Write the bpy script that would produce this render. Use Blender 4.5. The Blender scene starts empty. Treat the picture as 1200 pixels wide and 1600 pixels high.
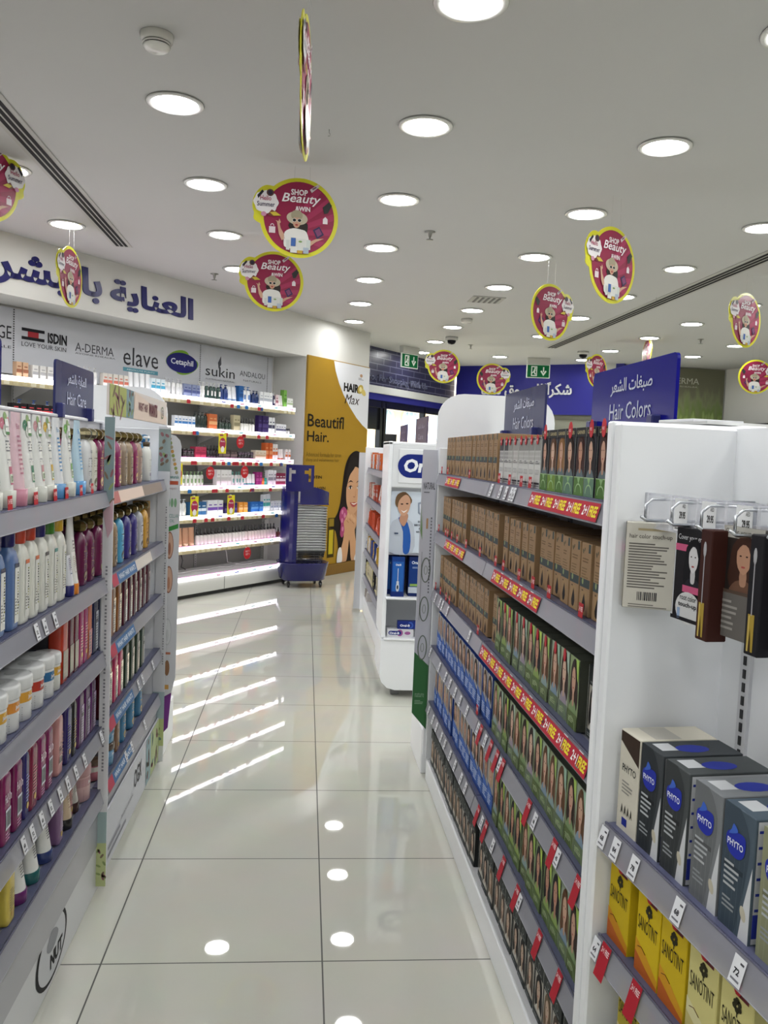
import bpy, math, random
from mathutils import Vector, Matrix
R = math.radians
S = bpy.context.scene
COL = S.collection
random.seed(7)

# ------------------------------------------------------------------ camera
F_PX, YAW, PITCH, ROLL, CAM_H = 1330.187, 0.0937118, 0.0675045, 0.0425676, 1.412
cy, sy, cp, sp = math.cos(YAW), math.sin(YAW), math.cos(PITCH), math.sin(PITCH)
fwd = Vector((sy*cp, cy*cp, -sp)); rgt = Vector((cy, -sy, 0)); up = rgt.cross(fwd)
cr, sr = math.cos(ROLL), math.sin(ROLL)
r2 = cr*rgt + sr*up; u2 = -sr*rgt + cr*up
cd = bpy.data.cameras.new('camera'); cam = bpy.data.objects.new('camera', cd); COL.objects.link(cam)
m = Matrix((r2, u2, -fwd)).transposed().to_4x4(); m.translation = (0, 0, CAM_H)
cam.matrix_world = m
cd.sensor_fit = 'HORIZONTAL'; cd.sensor_width = 36; cd.lens = 36*F_PX/1200
cd.clip_start = 0.02; cd.clip_end = 100
S.camera = cam

# ------------------------------------------------------------------ world, exposure
W = bpy.data.worlds.new('world'); S.world = W; W.use_nodes = True
W.node_tree.nodes['Background'].inputs[0].default_value = (0.85, 0.93, 1, 1)
W.node_tree.nodes['Background'].inputs[1].default_value = 0.5
vs = S.view_settings
vs.view_transform = 'Standard'; vs.look = 'None'; vs.gamma = 1; vs.use_curve_mapping = False
vs.exposure = 1.88
LAMP = 17.0        # downlight diffuser radiance
STRIP = 1.5        # shelf LED radiance
S.cycles.max_bounces = 8; S.cycles.diffuse_bounces = 4; S.cycles.glossy_bounces = 4
S.cycles.transparent_max_bounces = 12; S.cycles.transmission_bounces = 4
S.cycles.sample_clamp_indirect = 6
S.cycles.caustics_reflective = False; S.cycles.caustics_refractive = False

# ------------------------------------------------------------------ colours, materials
def lin(h):
    if isinstance(h, tuple): return h
    h = h.lstrip('#')
    if len(h) == 3: h = ''.join(q+q for q in h)
    o = []
    for i in (0, 2, 4):
        c = int(h[i:i+2], 16)/255
        o.append(c/12.92 if c <= .04045 else ((c+.055)/1.055)**2.4)
    return (o[0], o[1], o[2])

def nm(name):
    M = bpy.data.materials.new(name); M.use_nodes = True
    nt = M.node_tree
    return M, nt, nt.nodes['Principled BSDF']

def attr_mat(name, rough, spec=.5, coat=0, metal=0, bump=0.0, scale=400, alpha=1, trans=0):
    M, nt, b = nm(name)
    a = nt.nodes.new('ShaderNodeAttribute'); a.attribute_name = 'Col'
    nt.links.new(a.outputs['Color'], b.inputs['Base Color'])
    b.inputs['Roughness'].default_value = rough
    b.inputs['Specular IOR Level'].default_value = spec
    b.inputs['Coat Weight'].default_value = coat
    b.inputs['Metallic'].default_value = metal
    b.inputs['Alpha'].default_value = alpha
    b.inputs['Transmission Weight'].default_value = trans
    if bump:
        t = nt.nodes.new('ShaderNodeTexNoise'); t.inputs['Scale'].default_value = scale
        bp = nt.nodes.new('ShaderNodeBump'); bp.inputs['Strength'].default_value = bump; bp.inputs['Distance'].default_value = .001
        tc = nt.nodes.new('ShaderNodeTexCoord')
        nt.links.new(tc.outputs['Object'], t.inputs['Vector'])
        nt.links.new(t.outputs['Fac'], bp.inputs['Height']); nt.links.new(bp.outputs['Normal'], b.inputs['Normal'])
    return M

def flat_mat(name, col, rough=.5, spec=.5, metal=0, noise=.03, scale=6, alpha=1, coat=0, bump=0):
    M, nt, b = nm(name)
    c = lin(col)
    t = nt.nodes.new('ShaderNodeTexNoise'); t.inputs['Scale'].default_value = scale; t.inputs['Detail'].default_value = 4
    tc = nt.nodes.new('ShaderNodeTexCoord'); nt.links.new(tc.outputs['Object'], t.inputs['Vector'])
    mx = nt.nodes.new('ShaderNodeMix'); mx.data_type = 'RGBA'
    mx.inputs[6].default_value = (*[x*(1-noise) for x in c], 1); mx.inputs[7].default_value = (*[min(1, x*(1+noise)) for x in c], 1)
    nt.links.new(t.outputs['Fac'], mx.inputs[0]); nt.links.new(mx.outputs[2], b.inputs['Base Color'])
    b.inputs['Roughness'].default_value = rough; b.inputs['Specular IOR Level'].default_value = spec
    b.inputs['Metallic'].default_value = metal; b.inputs['Alpha'].default_value = alpha; b.inputs['Coat Weight'].default_value = coat
    if bump:
        bp = nt.nodes.new('ShaderNodeBump'); bp.inputs['Strength'].default_value = bump; bp.inputs['Distance'].default_value = .002
        nt.links.new(t.outputs['Fac'], bp.inputs['Height']); nt.links.new(bp.outputs['Normal'], b.inputs['Normal'])
    return M

def emit_mat(name, col, strength):
    M, nt, b = nm(name)
    b.inputs['Base Color'].default_value = (*lin(col), 1)
    b.inputs['Emission Color'].default_value = (*lin(col), 1); b.inputs['Emission Strength'].default_value = strength
    return M

PRINT = attr_mat('printed_card', .6, .16, bump=.05)
PLAST = attr_mat('moulded_plastic', .22, .5, coat=.15)
SATIN = attr_mat('satin_sheet', .32, .4)
METAL = attr_mat('brushed_metal', .28, metal=1)
GOLD = attr_mat('polished_cap', .16, metal=.85)
MATTE = attr_mat('matte_paint', .75, .3, bump=.1, scale=60)
ACRYL = attr_mat('glossy_acrylic', .22, .12)
CLEAR = attr_mat('clear_plastic', .08, .6, alpha=.28)
RAIL = attr_mat('price_rail_plastic', .32, .4, alpha=.5)
FILMY = attr_mat('tinted_film', .25, .4, alpha=.8)
M_WALL = flat_mat('painted_wall', '#d4d3cf', .7, .3, noise=.02, scale=3)
M_CEIL = flat_mat('ceiling_paint', '#bdbdbc', .8, .2, noise=.015, scale=2, bump=.05)
M_WHITE = flat_mat('white_lacquer', '#eef0f4', .28, .5, noise=.012, scale=3)
M_STEEL = flat_mat('powder_coated_steel', '#cfd0d4', .4, .4, noise=.015, scale=5)
M_LAMP = emit_mat('lamp_diffuser', '#fafbf9', LAMP)
M_STRIP = emit_mat('led_strip', '#fdf9ff', STRIP)
M_PINKSTRIP = emit_mat('pink_led_strip', '#ff7ae0', STRIP*.35)

def floor_mat():
    M, nt, b = nm('polished_porcelain_tiles')
    tc = nt.nodes.new('ShaderNodeTexCoord'); mp = nt.nodes.new('ShaderNodeMapping')
    mp.inputs['Location'].default_value = (0.505+6.0, -2.278+6.0, 0)
    br = nt.nodes.new('ShaderNodeTexBrick')
    br.offset = 0; br.squash = 1
    br.inputs['Scale'].default_value = 1; br.inputs['Brick Width'].default_value = .6; br.inputs['Row Height'].default_value = .6
    br.inputs['Mortar Size'].default_value = .0022; br.inputs['Mortar Smooth'].default_value = 0; br.inputs['Bias'].default_value = 0
    br.inputs['Color1'].default_value = (*lin('#cacabf'), 1); br.inputs['Color2'].default_value = (*lin('#c8c8be'), 1)
    br.inputs['Mortar'].default_value = (*lin('#3f3f3a'), 1)
    nt.links.new(tc.outputs['Object'], mp.inputs['Vector']); nt.links.new(mp.outputs['Vector'], br.inputs['Vector'])
    nz = nt.nodes.new('ShaderNodeTexNoise'); nz.inputs['Scale'].default_value = 5; nz.inputs['Detail'].default_value = 6
    nt.links.new(tc.outputs['Object'], nz.inputs['Vector'])
    mx = nt.nodes.new('ShaderNodeMix'); mx.data_type = 'RGBA'; mx.blend_type = 'MULTIPLY'; mx.inputs[0].default_value = .12
    nt.links.new(br.outputs['Color'], mx.inputs[6]); nt.links.new(nz.outputs['Color'], mx.inputs[7])
    nt.links.new(mx.outputs[2], b.inputs['Base Color'])
    b.inputs['Roughness'].default_value = .045; b.inputs['IOR'].default_value = 1.62
    b.inputs['Specular IOR Level'].default_value = .6
    rm = nt.nodes.new('ShaderNodeMapRange'); rm.inputs[3].default_value = .022; rm.inputs[4].default_value = .6
    nt.links.new(br.outputs['Fac'], rm.inputs[0]); nt.links.new(rm.outputs[0], b.inputs['Roughness'])
    return M

def grass_mural():
    M, nt, b = nm('meadow_mural_print')
    tc = nt.nodes.new('ShaderNodeTexCoord')
    sx = nt.nodes.new('ShaderNodeSeparateXYZ'); nt.links.new(tc.outputs['Object'], sx.inputs[0])
    mp = nt.nodes.new('ShaderNodeMapping'); mp.inputs['Scale'].default_value = (9, 9, 2.2); nt.links.new(tc.outputs['Object'], mp.inputs[0])
    n1 = nt.nodes.new('ShaderNodeTexNoise'); n1.inputs['Scale'].default_value = 1.6; n1.inputs['Detail'].default_value = 8
    nt.links.new(mp.outputs[0], n1.inputs['Vector'])
    ad = nt.nodes.new('ShaderNodeMath'); ad.operation = 'MULTIPLY_ADD'; ad.inputs[1].default_value = 0.9
    nt.links.new(n1.outputs['Fac'], ad.inputs[0]); 
    inv = nt.nodes.new('ShaderNodeMapRange'); inv.inputs[1].default_value = 2.1; inv.inputs[2].default_value = 2.7
    inv.inputs[3].default_value = .35; inv.inputs[4].default_value = -.35
    nt.links.new(sx.outputs['Z'], inv.inputs[0]); nt.links.new(inv.outputs[0], ad.inputs[2])
    cr_ = nt.nodes.new('ShaderNodeValToRGB'); e = cr_.color_ramp.elements
    e[0].position = .28; e[0].color = (*lin('#6d6c57'), 1); e[1].position = .95; e[1].color = (*lin('#a9bd78'), 1)
    x = e.new(.5); x.color = (*lin('#7d8560'), 1); x = e.new(.7); x.color = (*lin('#6f8444'), 1)
    nt.links.new(ad.outputs[0], cr_.inputs[0]); nt.links.new(cr_.outputs[0], b.inputs['Base Color'])
    b.inputs['Roughness'].default_value = .6
    return M

def brick_mat():
    M, nt, b = nm('glazed_blue_brick')
    tc = nt.nodes.new('ShaderNodeTexCoord'); mp = nt.nodes.new('ShaderNodeMapping'); mp.inputs['Rotation'].default_value = (R(90), 0, 0)
    br = nt.nodes.new('ShaderNodeTexBrick'); br.inputs['Scale'].default_value = 1
    br.inputs['Brick Width'].default_value = .34; br.inputs['Row Height'].default_value = .088; br.inputs['Mortar Size'].default_value = .006
    br.inputs['Color1'].default_value = (*lin('#34344f'), 1); br.inputs['Color2'].default_value = (*lin('#2a2a48'), 1)
    br.inputs['Mortar'].default_value = (*lin('#77788a'), 1)
    nt.links.new(tc.outputs['Object'], mp.inputs[0]); nt.links.new(mp.outputs[0], br.inputs['Vector']); nt.links.new(br.outputs['Color'], b.inputs['Base Color'])
    b.inputs['Roughness'].default_value = .3
    return M

# ------------------------------------------------------------------ mesh builder
class Fr:
    """flat frame: origin, unit axes u and v, lift along u x v"""
    def __init__(s, o, u, v): s.o = Vector(o); s.u = Vector(u).normalized(); s.v = Vector(v).normalized(); s.n = s.u.cross(s.v)
    def p(s, a, b, l=0): return s.o + s.u*a + s.v*b + s.n*l
def front(y, x=0, z=0): return Fr((x, y, z), (1, 0, 0), (0, 0, 1))
def back(y, x=0, z=0): return Fr((x, y, z), (-1, 0, 0), (0, 0, 1))
def top(z, x=0, y=0): return Fr((x, y, z), (1, 0, 0), (0, 1, 0))
def left(x, y=0, z=0): return Fr((x, y, z), (0, -1, 0), (0, 0, 1))
def right(x, y=0, z=0): return Fr((x, y, z), (0, 1, 0), (0, 0, 1))
class Curved:
    """frame on the front of a (super)elliptic bottle"""
    def __init__(s, w, d, p=2, rf=None): s.w = w/2; s.d = d/2; s.pw = p; s.rf = rf
    def p(s, a, b, l=0):
        k = s.rf(b) if s.rf else 1
        t = -math.pi/2 + a/s.w*1.05
        c, q = math.cos(t), math.sin(t); e = 2/s.pw
        x = math.copysign(abs(c)**e, c); y = math.copysign(abs(q)**e, q)
        return Vector((x*(s.w*k+l), y*(s.d*k+l), b))

_gly = {}
def glyphs(s, bold):
    k = (s, bold)
    if k not in _gly:
        c = bpy.data.curves.new('lettering', 'FONT'); c.body = s; c.size = 1; c.resolution_u = 2; c.offset = bold
        o = bpy.data.objects.new('lettering', c); COL.objects.link(o)
        me = bpy.data.meshes.new_from_object(o)
        vs_ = [(v.co.x, v.co.y) for v in me.vertices]; fs = [tuple(p.vertices) for p in me.polygons]
        bpy.data.objects.remove(o); bpy.data.curves.remove(c); bpy.data.meshes.remove(me)
        xs = [v[0] for v in vs_] or [0]; ys = [v[1] for v in vs_] or [0]
        _gly[k] = (vs_, fs, min(xs), max(xs), min(ys), max(ys))
    return _gly[k]

def smooth_loop(pts, n=4):
    o = []; N = len(pts)
    for i in range(N):
        p0, p1, p2, p3 = pts[i-1], pts[i], pts[(i+1) % N], pts[(i+2) % N]
        for k in range(n):
            t = k/n
            o.append(tuple(.5*((2*p1[j]) + (-p0[j]+p2[j])*t + (2*p0[j]-5*p1[j]+4*p2[j]-p3[j])*t*t + (-p0[j]+3*p1[j]-3*p2[j]+p3[j])*t**3) for j in (0, 1)))
    return o

class MB:
    def __init__(s): s.v = []; s.f = []; s.c = []; s.s = []; s.mi = []; s.L = .00025
    def add(s, vs_, fs, col, smooth=False, mi=0):
        n = len(s.v); s.v.extend([tuple(v) for v in vs_])
        single = not isinstance(col, list)
        if single: col = lin(col)
        for i, f in enumerate(fs):
            s.f.append(tuple(a+n for a in f)); s.c.append(col if single else lin(col[i])); s.s.append(smooth); s.mi.append(mi)
        return s
    def box(s, c, d, col, bev=0, mi=0, cols=None):
        cx, cy_, cz = c; hx, hy, hz = d[0]/2, d[1]/2, d[2]/2
        if not bev:
            v = [(cx+a*hx, cy_+b*hy, cz+e*hz) for a in (-1, 1) for b in (-1, 1) for e in (-1, 1)]
            f = [(0, 1, 3, 2), (4, 6, 7, 5), (0, 4, 5, 1), (2, 3, 7, 6), (0, 2, 6, 4), (1, 5, 7, 3)]
            return s.add(v, f, cols or col, mi=mi)
        h = (hx, hy, hz); v = []; idx = {}
        for a in (-1, 1):
            for b in (-1, 1):
                for e in (-1, 1):
                    for ax in range(3):
                        q = [a, b, e]; p = [c[i]+q[i]*(h[i] if i == ax else h[i]-bev) for i in range(3)]
                        idx[(a, b, e, ax)] = len(v); v.append(p)
        f = []
        I = lambda a, b, e, ax: idx[(a, b, e, ax)]
        for t in (-1, 1):
            f.append((I(t, -1, -1, 0), I(t, 1, -1, 0), I(t, 1, 1, 0), I(t, -1, 1, 0))[::t])
            f.append((I(-1, t, -1, 1), I(-1, t, 1, 1), I(1, t, 1, 1), I(1, t, -1, 1))[::t])
            f.append((I(-1, -1, t, 2), I(1, -1, t, 2), I(1, 1, t, 2), I(-1, 1, t, 2))[::t])
        for a in (-1, 1):
            for b in (-1, 1):
                f.append((I(a, b, -1, 0), I(a, b, 1, 0), I(a, b, 1, 1), I(a, b, -1, 1)))
                f.append((I(a, -1, b, 0), I(a, 1, b, 0), I(a, 1, b, 2), I(a, -1, b, 2)))
                f.append((I(-1, a, b, 1), I(1, a, b, 1), I(1, a, b, 2), I(-1, a, b, 2)))
                for e in (-1, 1): f.append((I(a, b, e, 0), I(a, b, e, 1), I(a, b, e, 2)))
        return s.add(v, f, col, mi=mi)
    def lathe(s, prof, col, c=(0, 0), sx=1, sy=1, n=18, p=2, smooth=True, mi=0, z=0):
        v = []; e = 2/p
        for r, zz in prof:
            for k in range(n):
                t = 2*math.pi*(k+.5)/n; a, b = math.cos(t), math.sin(t)
                v.append((c[0]+r*sx*math.copysign(abs(a)**e, a), c[1]+r*sy*math.copysign(abs(b)**e, b), z+zz))
        for i in range(len(prof)-1):
            fs = [(i*n+k, i*n+(k+1) % n, (i+1)*n+(k+1) % n, (i+1)*n+k) for k in range(n)]
            cc = col[i] if isinstance(col, list) else col
            if i == 0: base = len(s.v); s.v.extend([tuple(q) for q in v])
            L_ = lin(cc)
            for f in fs: s.f.append(tuple(a+base for a in f)); s.c.append(L_); s.s.append(smooth); s.mi.append(mi)
        for i, rev in ((0, True), (len(prof)-1, False)):
            if prof[i][0] > 1e-5:
                f = tuple(base+i*n+k for k in range(n)); f = f[::-1] if rev else f
                s.f.append(f); s.c.append(lin((col[0] if i == 0 else col[-1]) if isinstance(col, list) else col)); s.s.append(False); s.mi.append(mi)
        return s
    def tube(s, pts, r, col, n=6, closed=False, mi=0):
        P = [Vector(p) for p in pts]; N = len(P); v = []
        for i, q in enumerate(P):
            a = P[i-1] if (i > 0 or closed) else P[i]; b = P[(i+1) % N] if (i < N-1 or closed) else P[i]
            d = (b-a).normalized() if (b-a).length > 1e-9 else Vector((0, 0, 1))
            x = d.cross(Vector((0, 0, 1)))
            if x.length < .05: x = d.cross(Vector((1, 0, 0)))
            x.normalize(); y = d.cross(x)
            for k in range(n):
                t = 2*math.pi*k/n; v.append(q+x*math.cos(t)*r+y*math.sin(t)*r)
        f = []
        for i in range(N if closed else N-1):
            j = (i+1) % N
            f += [(i*n+k, i*n+(k+1) % n, j*n+(k+1) % n, j*n+k) for k in range(n)]
        if not closed: f += [tuple(range(n))[::-1], tuple((N-1)*n+k for k in range(n))]
        return s.add(v, f, col, True, mi)
    def prism(s, fr, pts, h, col, side=None, mi=0):
        n = len(pts); v = [fr.p(a, b, 0) for a, b in pts]+[fr.p(a, b, h) for a, b in pts]
        f = [tuple(range(n))[::-1], tuple(range(n, 2*n))]+[(k, (k+1) % n, n+(k+1) % n, n+k) for k in range(n)]
        cols = [col, col]+[side or col]*n
        return s.add(v, f, cols, mi=mi)
    # ---- flat printed art: l = layer number
    def poly(s, fr, pts, col, l=1, mi=0):
        return s.add([fr.p(a, b, l*s.L) for a, b in pts], [tuple(range(len(pts)))], col, mi=mi)
    def rect(s, fr, x, y, w, h, col, l=1, mi=0, nseg=1):
        for k in range(nseg):
            a, b = x+w*k/nseg, x+w*(k+1)/nseg
            s.poly(fr, [(a, y), (b, y), (b, y+h), (a, y+h)], col, l, mi)
        return s
    def ell(s, fr, x, y, rx, ry, col, l=1, n=16, mi=0, rot=0):
        c_, s_ = math.cos(rot), math.sin(rot)
        pts = []
        for k in range(n):
            t = 2*math.pi*k/n; a, b = rx*math.cos(t), ry*math.sin(t); pts.append((x+a*c_-b*s_, y+a*s_+b*c_))
        return s.poly(fr, pts, col, l, mi)
    def ring(s, fr, x, y, rx, ry, w, col, l=1, n=24, a0=0, a1=2*math.pi):
        v = []; 
        for k in range(n+1):
            t = a0+(a1-a0)*k/n
            v += [fr.p(x+rx*math.cos(t), y+ry*math.sin(t), l*s.L), fr.p(x+(rx-w)*math.cos(t), y+(ry-w)*math.sin(t), l*s.L)]
        return s.add(v, [(2*k, 2*k+2, 2*k+3, 2*k+1) for k in range(n)], col)
    def text(s, fr, t, x, y, w, h, col, l=2, bold=.0, shear=0, mi=0, vert=False):
        vs_, fs, x0, x1, y0, y1 = glyphs(t, bold)
        if not vs_: return s
        o = []
        for a, b in vs_:
            pa = (a-x0)/(x1-x0); pb = (b-y0)/(y1-y0)
            if vert: o.append(fr.p(x+(1-pb)*w, y+pa*h, l*s.L))     # reads upwards
            else: o.append(fr.p(x+pa*w+pb*h*shear, y+pb*h, l*s.L))
        return s.add(o, fs, col, mi=mi)
    def lines(s, fr, x, y, w, h, n, col, l=2, fill=.45, vert=False, seed=1):
        rn = random.Random(seed)
        for k in range(n):
            f = .55+.45*rn.random()
            if vert: s.rect(fr, x+w*k/n, y, w/n*fill, h*f, col, l)
            else: s.rect(fr, x, y+h*(n-1-k)/n, w*f, h/n*fill, col, l)
        return s
    def barcode(s, fr, x, y, w, h, l=2, bg='#f2f2f2'):
        rn = random.Random(3); s.rect(fr, x, y, w, h, bg, l)
        k = x+w*.06
        while k < x+w*.92:
            t = w*(.02+.04*rn.random()); s.rect(fr, k, y+h*.12, t, h*.76, '#20222a', l+1); k += t+w*(.02+.03*rn.random())
        return s
    def build(s, name, mat, parent=None, loc=None, link=True):
        me = bpy.data.meshes.new(name); me.from_pydata(s.v, [], s.f)
        for mm in (mat if isinstance(mat, (list, tuple)) else [mat]): me.materials.append(mm)
        ca = me.color_attributes.new('Col', 'FLOAT_COLOR', 'CORNER')
        buf = []
        for f, c in zip(s.f, s.c): buf.extend((c[0], c[1], c[2], 1.0)*len(f))
        ca.data.foreach_set('color', buf)
        me.polygons.foreach_set('use_smooth', s.s); me.polygons.foreach_set('material_index', s.mi)
        me.update()
        if not link: return me
        o = bpy.data.objects.new(name, me); COL.objects.link(o)
        if parent: o.parent = parent
        if loc: o.location = loc
        return o

# ------------------------------------------------------------------ naming
ALL_LABELS = {}
def tag(o, label, cat, group=None):
    o['label'] = label; o['category'] = cat
    if group: o['group'] = group
    n = len(label.split())
    if n < 4 or n > 16: print('LABEL LENGTH', n, label)
    if label in ALL_LABELS: print('DUP LABEL', label)
    ALL_LABELS[label] = 1
    return o
def thing(name, label, cat, loc=(0, 0, 0), rz=0, group=None):
    o = bpy.data.objects.new(name, None); COL.objects.link(o); o.empty_display_size = .05
    o.location = loc; o.rotation_euler = (0, 0, rz)
    return tag(o, label, cat, group)
def struct(o):
    o['kind'] = 'structure'; return o
ORD = ['first', 'second', 'third', 'fourth', 'fifth', 'sixth', 'seventh', 'eighth', 'ninth', 'tenth', 'eleventh', 'twelfth', 'thirteenth', 'fourteenth', 'fifteenth', 'sixteenth', 'seventeenth', 'eighteenth', 'nineteenth', 'twentieth']
ORD += ['twenty-'+x for x in ORD[:9]] + ['thirtieth'] + ['thirty-'+x for x in ORD[:9]]+['fortieth']+['forty-'+x for x in ORD[:9]]

class Run:
    """a local shelf frame: x along the run, y into the unit, z up; fronts face local -y"""
    def __init__(s, x0, y0, th): s.o = Vector((x0, y0, 0)); s.th = th; s.c = math.cos(th); s.s = math.sin(th)
    def w(s, x, y, z=0): return Vector((s.o.x+x*s.c-y*s.s, s.o.y+x*s.s+y*s.c, z))

def place(proto, name, label, cat, loc, rz, group=None, tilt=0):
    """proto = (root mesh, [(child name, mesh, label)])"""
    o = bpy.data.objects.new(name, proto[0]); COL.objects.link(o)
    o.location = loc; o.rotation_euler = (tilt, 0, rz)
    for ch in proto[1]:
        c = bpy.data.objects.new(ch[0], ch[1]); COL.objects.link(c); c.parent = o
        if len(ch) > 2 and ch[2]: c['label'] = ch[2]
    return tag(o, label, cat, group)

# ================================================================== SETTING
H = 2.86
floor = MB(); floor.box((1, 8, -.05), (16, 24, .1), '#c9c8bc'); floor = struct(floor.build('floor', floor_mat()))
WL = Run(-.684, 8.407, math.atan2(.815, .58))         # diagonal skin-care wall
def wl(x, y, z=0): return tuple(WL.w(x, y, z))
def xy(v): return (v[0], v[1])
cp_ = [(-5.6, -3), (7.6, -3), (7.6, 6.8), (6.3, 11.3), (6.1, 12.25), (4.75, 12.4), (2.5, 14.1), (2.0, 14.0), (.15, 11.3), xy(wl(2.6, .5)), xy(wl(-7.5, .5))]
c = MB(); c.prism(top(H), cp_[::1], .08, '#bbb'); struct(c.build('ceiling', M_CEIL))
def wall(name, pts_boxes, mat, run=WL):
    b = MB()
    for ce, d in pts_boxes: b.box(ce, d, '#ddd')
    o = b.build(name, mat); o.location = run.o; o.rotation_euler = (0, 0, run.th); return struct(o)
wall('wall_left', [((-3.2, .215, 2.645), (8.62, .43, .43)), ((-3.2, .47, 1.215), (8.62, .08, 2.43))], M_WALL)
wall('wall_pillar', [((1.765, .3, H/2), (1.31, .6, H))], M_WALL)
W0 = Run(0, 0, 0)
wall('wall_back', [((1, -3.05, H/2), (13.3, .1, H))], M_WALL, W0)
wall('wall_side_left', [((-5.65, 0, H/2), (.1, 6.2, H))], M_WALL, W0)
wall('wall_side_right', [((7.65, 1.9, H/2), (.1, 9.8, H))], M_WALL, W0)
def seg(a, b):
    return Run(a[0], a[1], math.atan2(b[1]-a[1], b[0]-a[0])), math.hypot(b[0]-a[0], b[1]-a[1])
# right wall, from the mural corner towards the viewer
rr, L = seg((6.06, 12.05), (6.3, 11.2)); wall('wall_right', [((L/2, .06, H/2), (L, .1, H))], M_WALL, rr)
rr, L = seg((6.3, 11.2), (7.6, 6.8)); wall('wall_right_front', [((L/2, .06, H/2), (L, .1, H))], M_WALL, rr)
M_DARK = flat_mat('dark_cabinet', '#23232a', .35)
rr2, L2_ = seg((6.06, 12.05), (6.9, 9.2))
b = MB(); b.box((L2_/2, -.17, 1.0), (L2_, .32, 2.0), '#d8d6cf', .006); b.box((L2_/2, -.18, 2.015), (L2_+.02, .36, .05), '#1b1b20', .004)
o = b.build('wall_cabinet', MATTE); o.location = rr2.o; o.rotation_euler = (0, 0, rr2.th)
tag(o, 'tall cream cabinet with black cornice against the far right wall', 'cabinet')
# mural wall
rm, L = seg((4.5, 12.02), (6.06, 12.05)); wall('wall_mural', [((L/2, .1, H/2), (L+.5, .12, H))], M_WALL, rm)
t = thing('mural_panel', 'meadow grass wall mural with white lettering at the back of the shop', 'mural', rm.w(0, 0, 0), rm.th)
b = MB(); b.box((L/2, .02, 2.42), (L-.02, .03, .86), '#888'); b.build('printed_panel', grass_mural(), t)
b = MB(); fr = front(0); fr.o = Vector((0, .003, 0))
b.L = .002
b.text(fr, 'A-DERMA', .58, 2.62, .58, .085, '#c9cabb', 1, .0); b.text(fr, 'AVOINE RHEALBA', .62, 2.57, .52, .022, '#b9baa8', 1); b.build('lettering', PRINT, t)
# blue wall
rb, L = seg((2.33, 13.5), (4.5, 11.98))
b = MB(); b.box((L/2, .06, 2.49), (L, .1, .75), '#23248a'); o = b.build('wall_blue', flat_mat('blue_fascia_paint', '#1f1f86', .45)); o.location = rb.o; o.rotation_euler = (0, 0, rb.th); struct(o)
t = thing('shop_sign', 'white Arabic thank-you lettering on the blue back fascia', 'sign', rb.w(0, -.002, 0), rb.th)
AR_THANKS = '\ufe8e\ufee8\ufecc\ufee3 \ufed5\ufeee\ufeb4\ufe98\ufee0\ufedf \u064b\ufe8d\ufeae\ufedc\ufeb7'
def letters3d(mb, fr, t_, x, y, w, h, col, depth, bold=.02):
    vs_, fs, x0, x1, y0, y1 = glyphs(t_, bold)
    P = [((a-x0)/(x1-x0)*w+x, (b_-y0)/(y1-y0)*h+y) for a, b_ in vs_]
    n = len(P); V = [fr.p(a, b_, 0) for a, b_ in P]+[fr.p(a, b_, depth) for a, b_ in P]
    ed = {}
    for f in fs:
        for i in range(len(f)): 
            e = (f[i], f[(i+1) % len(f)]); ed[e] = 1
    F = [tuple(a+n for a in f) for f in fs]
    F += [(a, b_, b_+n, a+n) for (a, b_) in ed if (b_, a) not in ed]
    mb.add(V, F, col)
b = MB(); letters3d(b, front(0), AR_THANKS, .45, 2.36, 1.45, .24, '#d9dadf', .02); b.build('lettering', PLAST, t)
# brick fascia over the entrance and the doorway below it
re_, L = seg((.80, 11.5), (2.33, 13.55))
re_ = Run(.42, 11.0, re_.th); L = 3.2
b = MB(); b.box((L/2, .06, 2.6), (L, .1, .52), '#333'); o = b.build('wall_brick_fascia', brick_mat()); o.location = re_.o; o.rotation_euler = (0, 0, re_.th); struct(o)
b = MB(); b.box((L/2, .03, 2.29), (L, .12, .1), '#c9cac8', .004); o = b.build('trim_1', MATTE); o.location = re_.o; o.rotation_euler = (0, 0, re_.th); struct(o)
b = MB(); b.box((L/2, .04, 2.195), (L, .1, .09), '#22237c', .003); o = b.build('trim_2', MATTE); o.location = re_.o; o.rotation_euler = (0, 0, re_.th); struct(o)
t = thing('entrance_sign', 'dark raised thank-you lettering on the navy brick fascia over the entrance', 'sign', re_.w(0, 0, 0), re_.th)
b = MB(); letters3d(b, front(0), 'Thank You For Shopping With Us', .15, 2.38, 2.1, .12, '#6c6e86', .02, .01); b.build('lettering', PLAST, t)
# doorway frame
b = MB()
for x in (.0, 1.02, 1.12, 2.25, L-.05): b.box((x, .05, 1.075), (.06 if x != 0 else .5, .08, 2.15), '#17171b', .004)
b.box((L/2, .05, 2.1), (L, .08, .1), '#141418', .004); b.box((.65, .06, 1.9), (.9, .04, .3), '#191a1e')
o = b.build('door_1', PLAST); o.location = re_.o; o.rotation_euler = (0, 0, re_.th); struct(o)
# panel below blue wall
b = MB(); b.box((1.32, .06, 2.08), (2.64, .06, .07), '#5f5f55'); b.box((1.32, .08, 1.0), (2.64, .04, 2.1), '#8c8d80')
b.box((.75, .04, 1.0), (.9, .02, 1.8), '#b4b9a8'); b.box((1.95, .04, 1.0), (1.0, .02, 1.8), '#aeb3a3')
o = b.build('wall_far_panel', SATIN); o.location = rb.o; o.rotation_euler = (0, 0, rb.th); struct(o)
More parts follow.
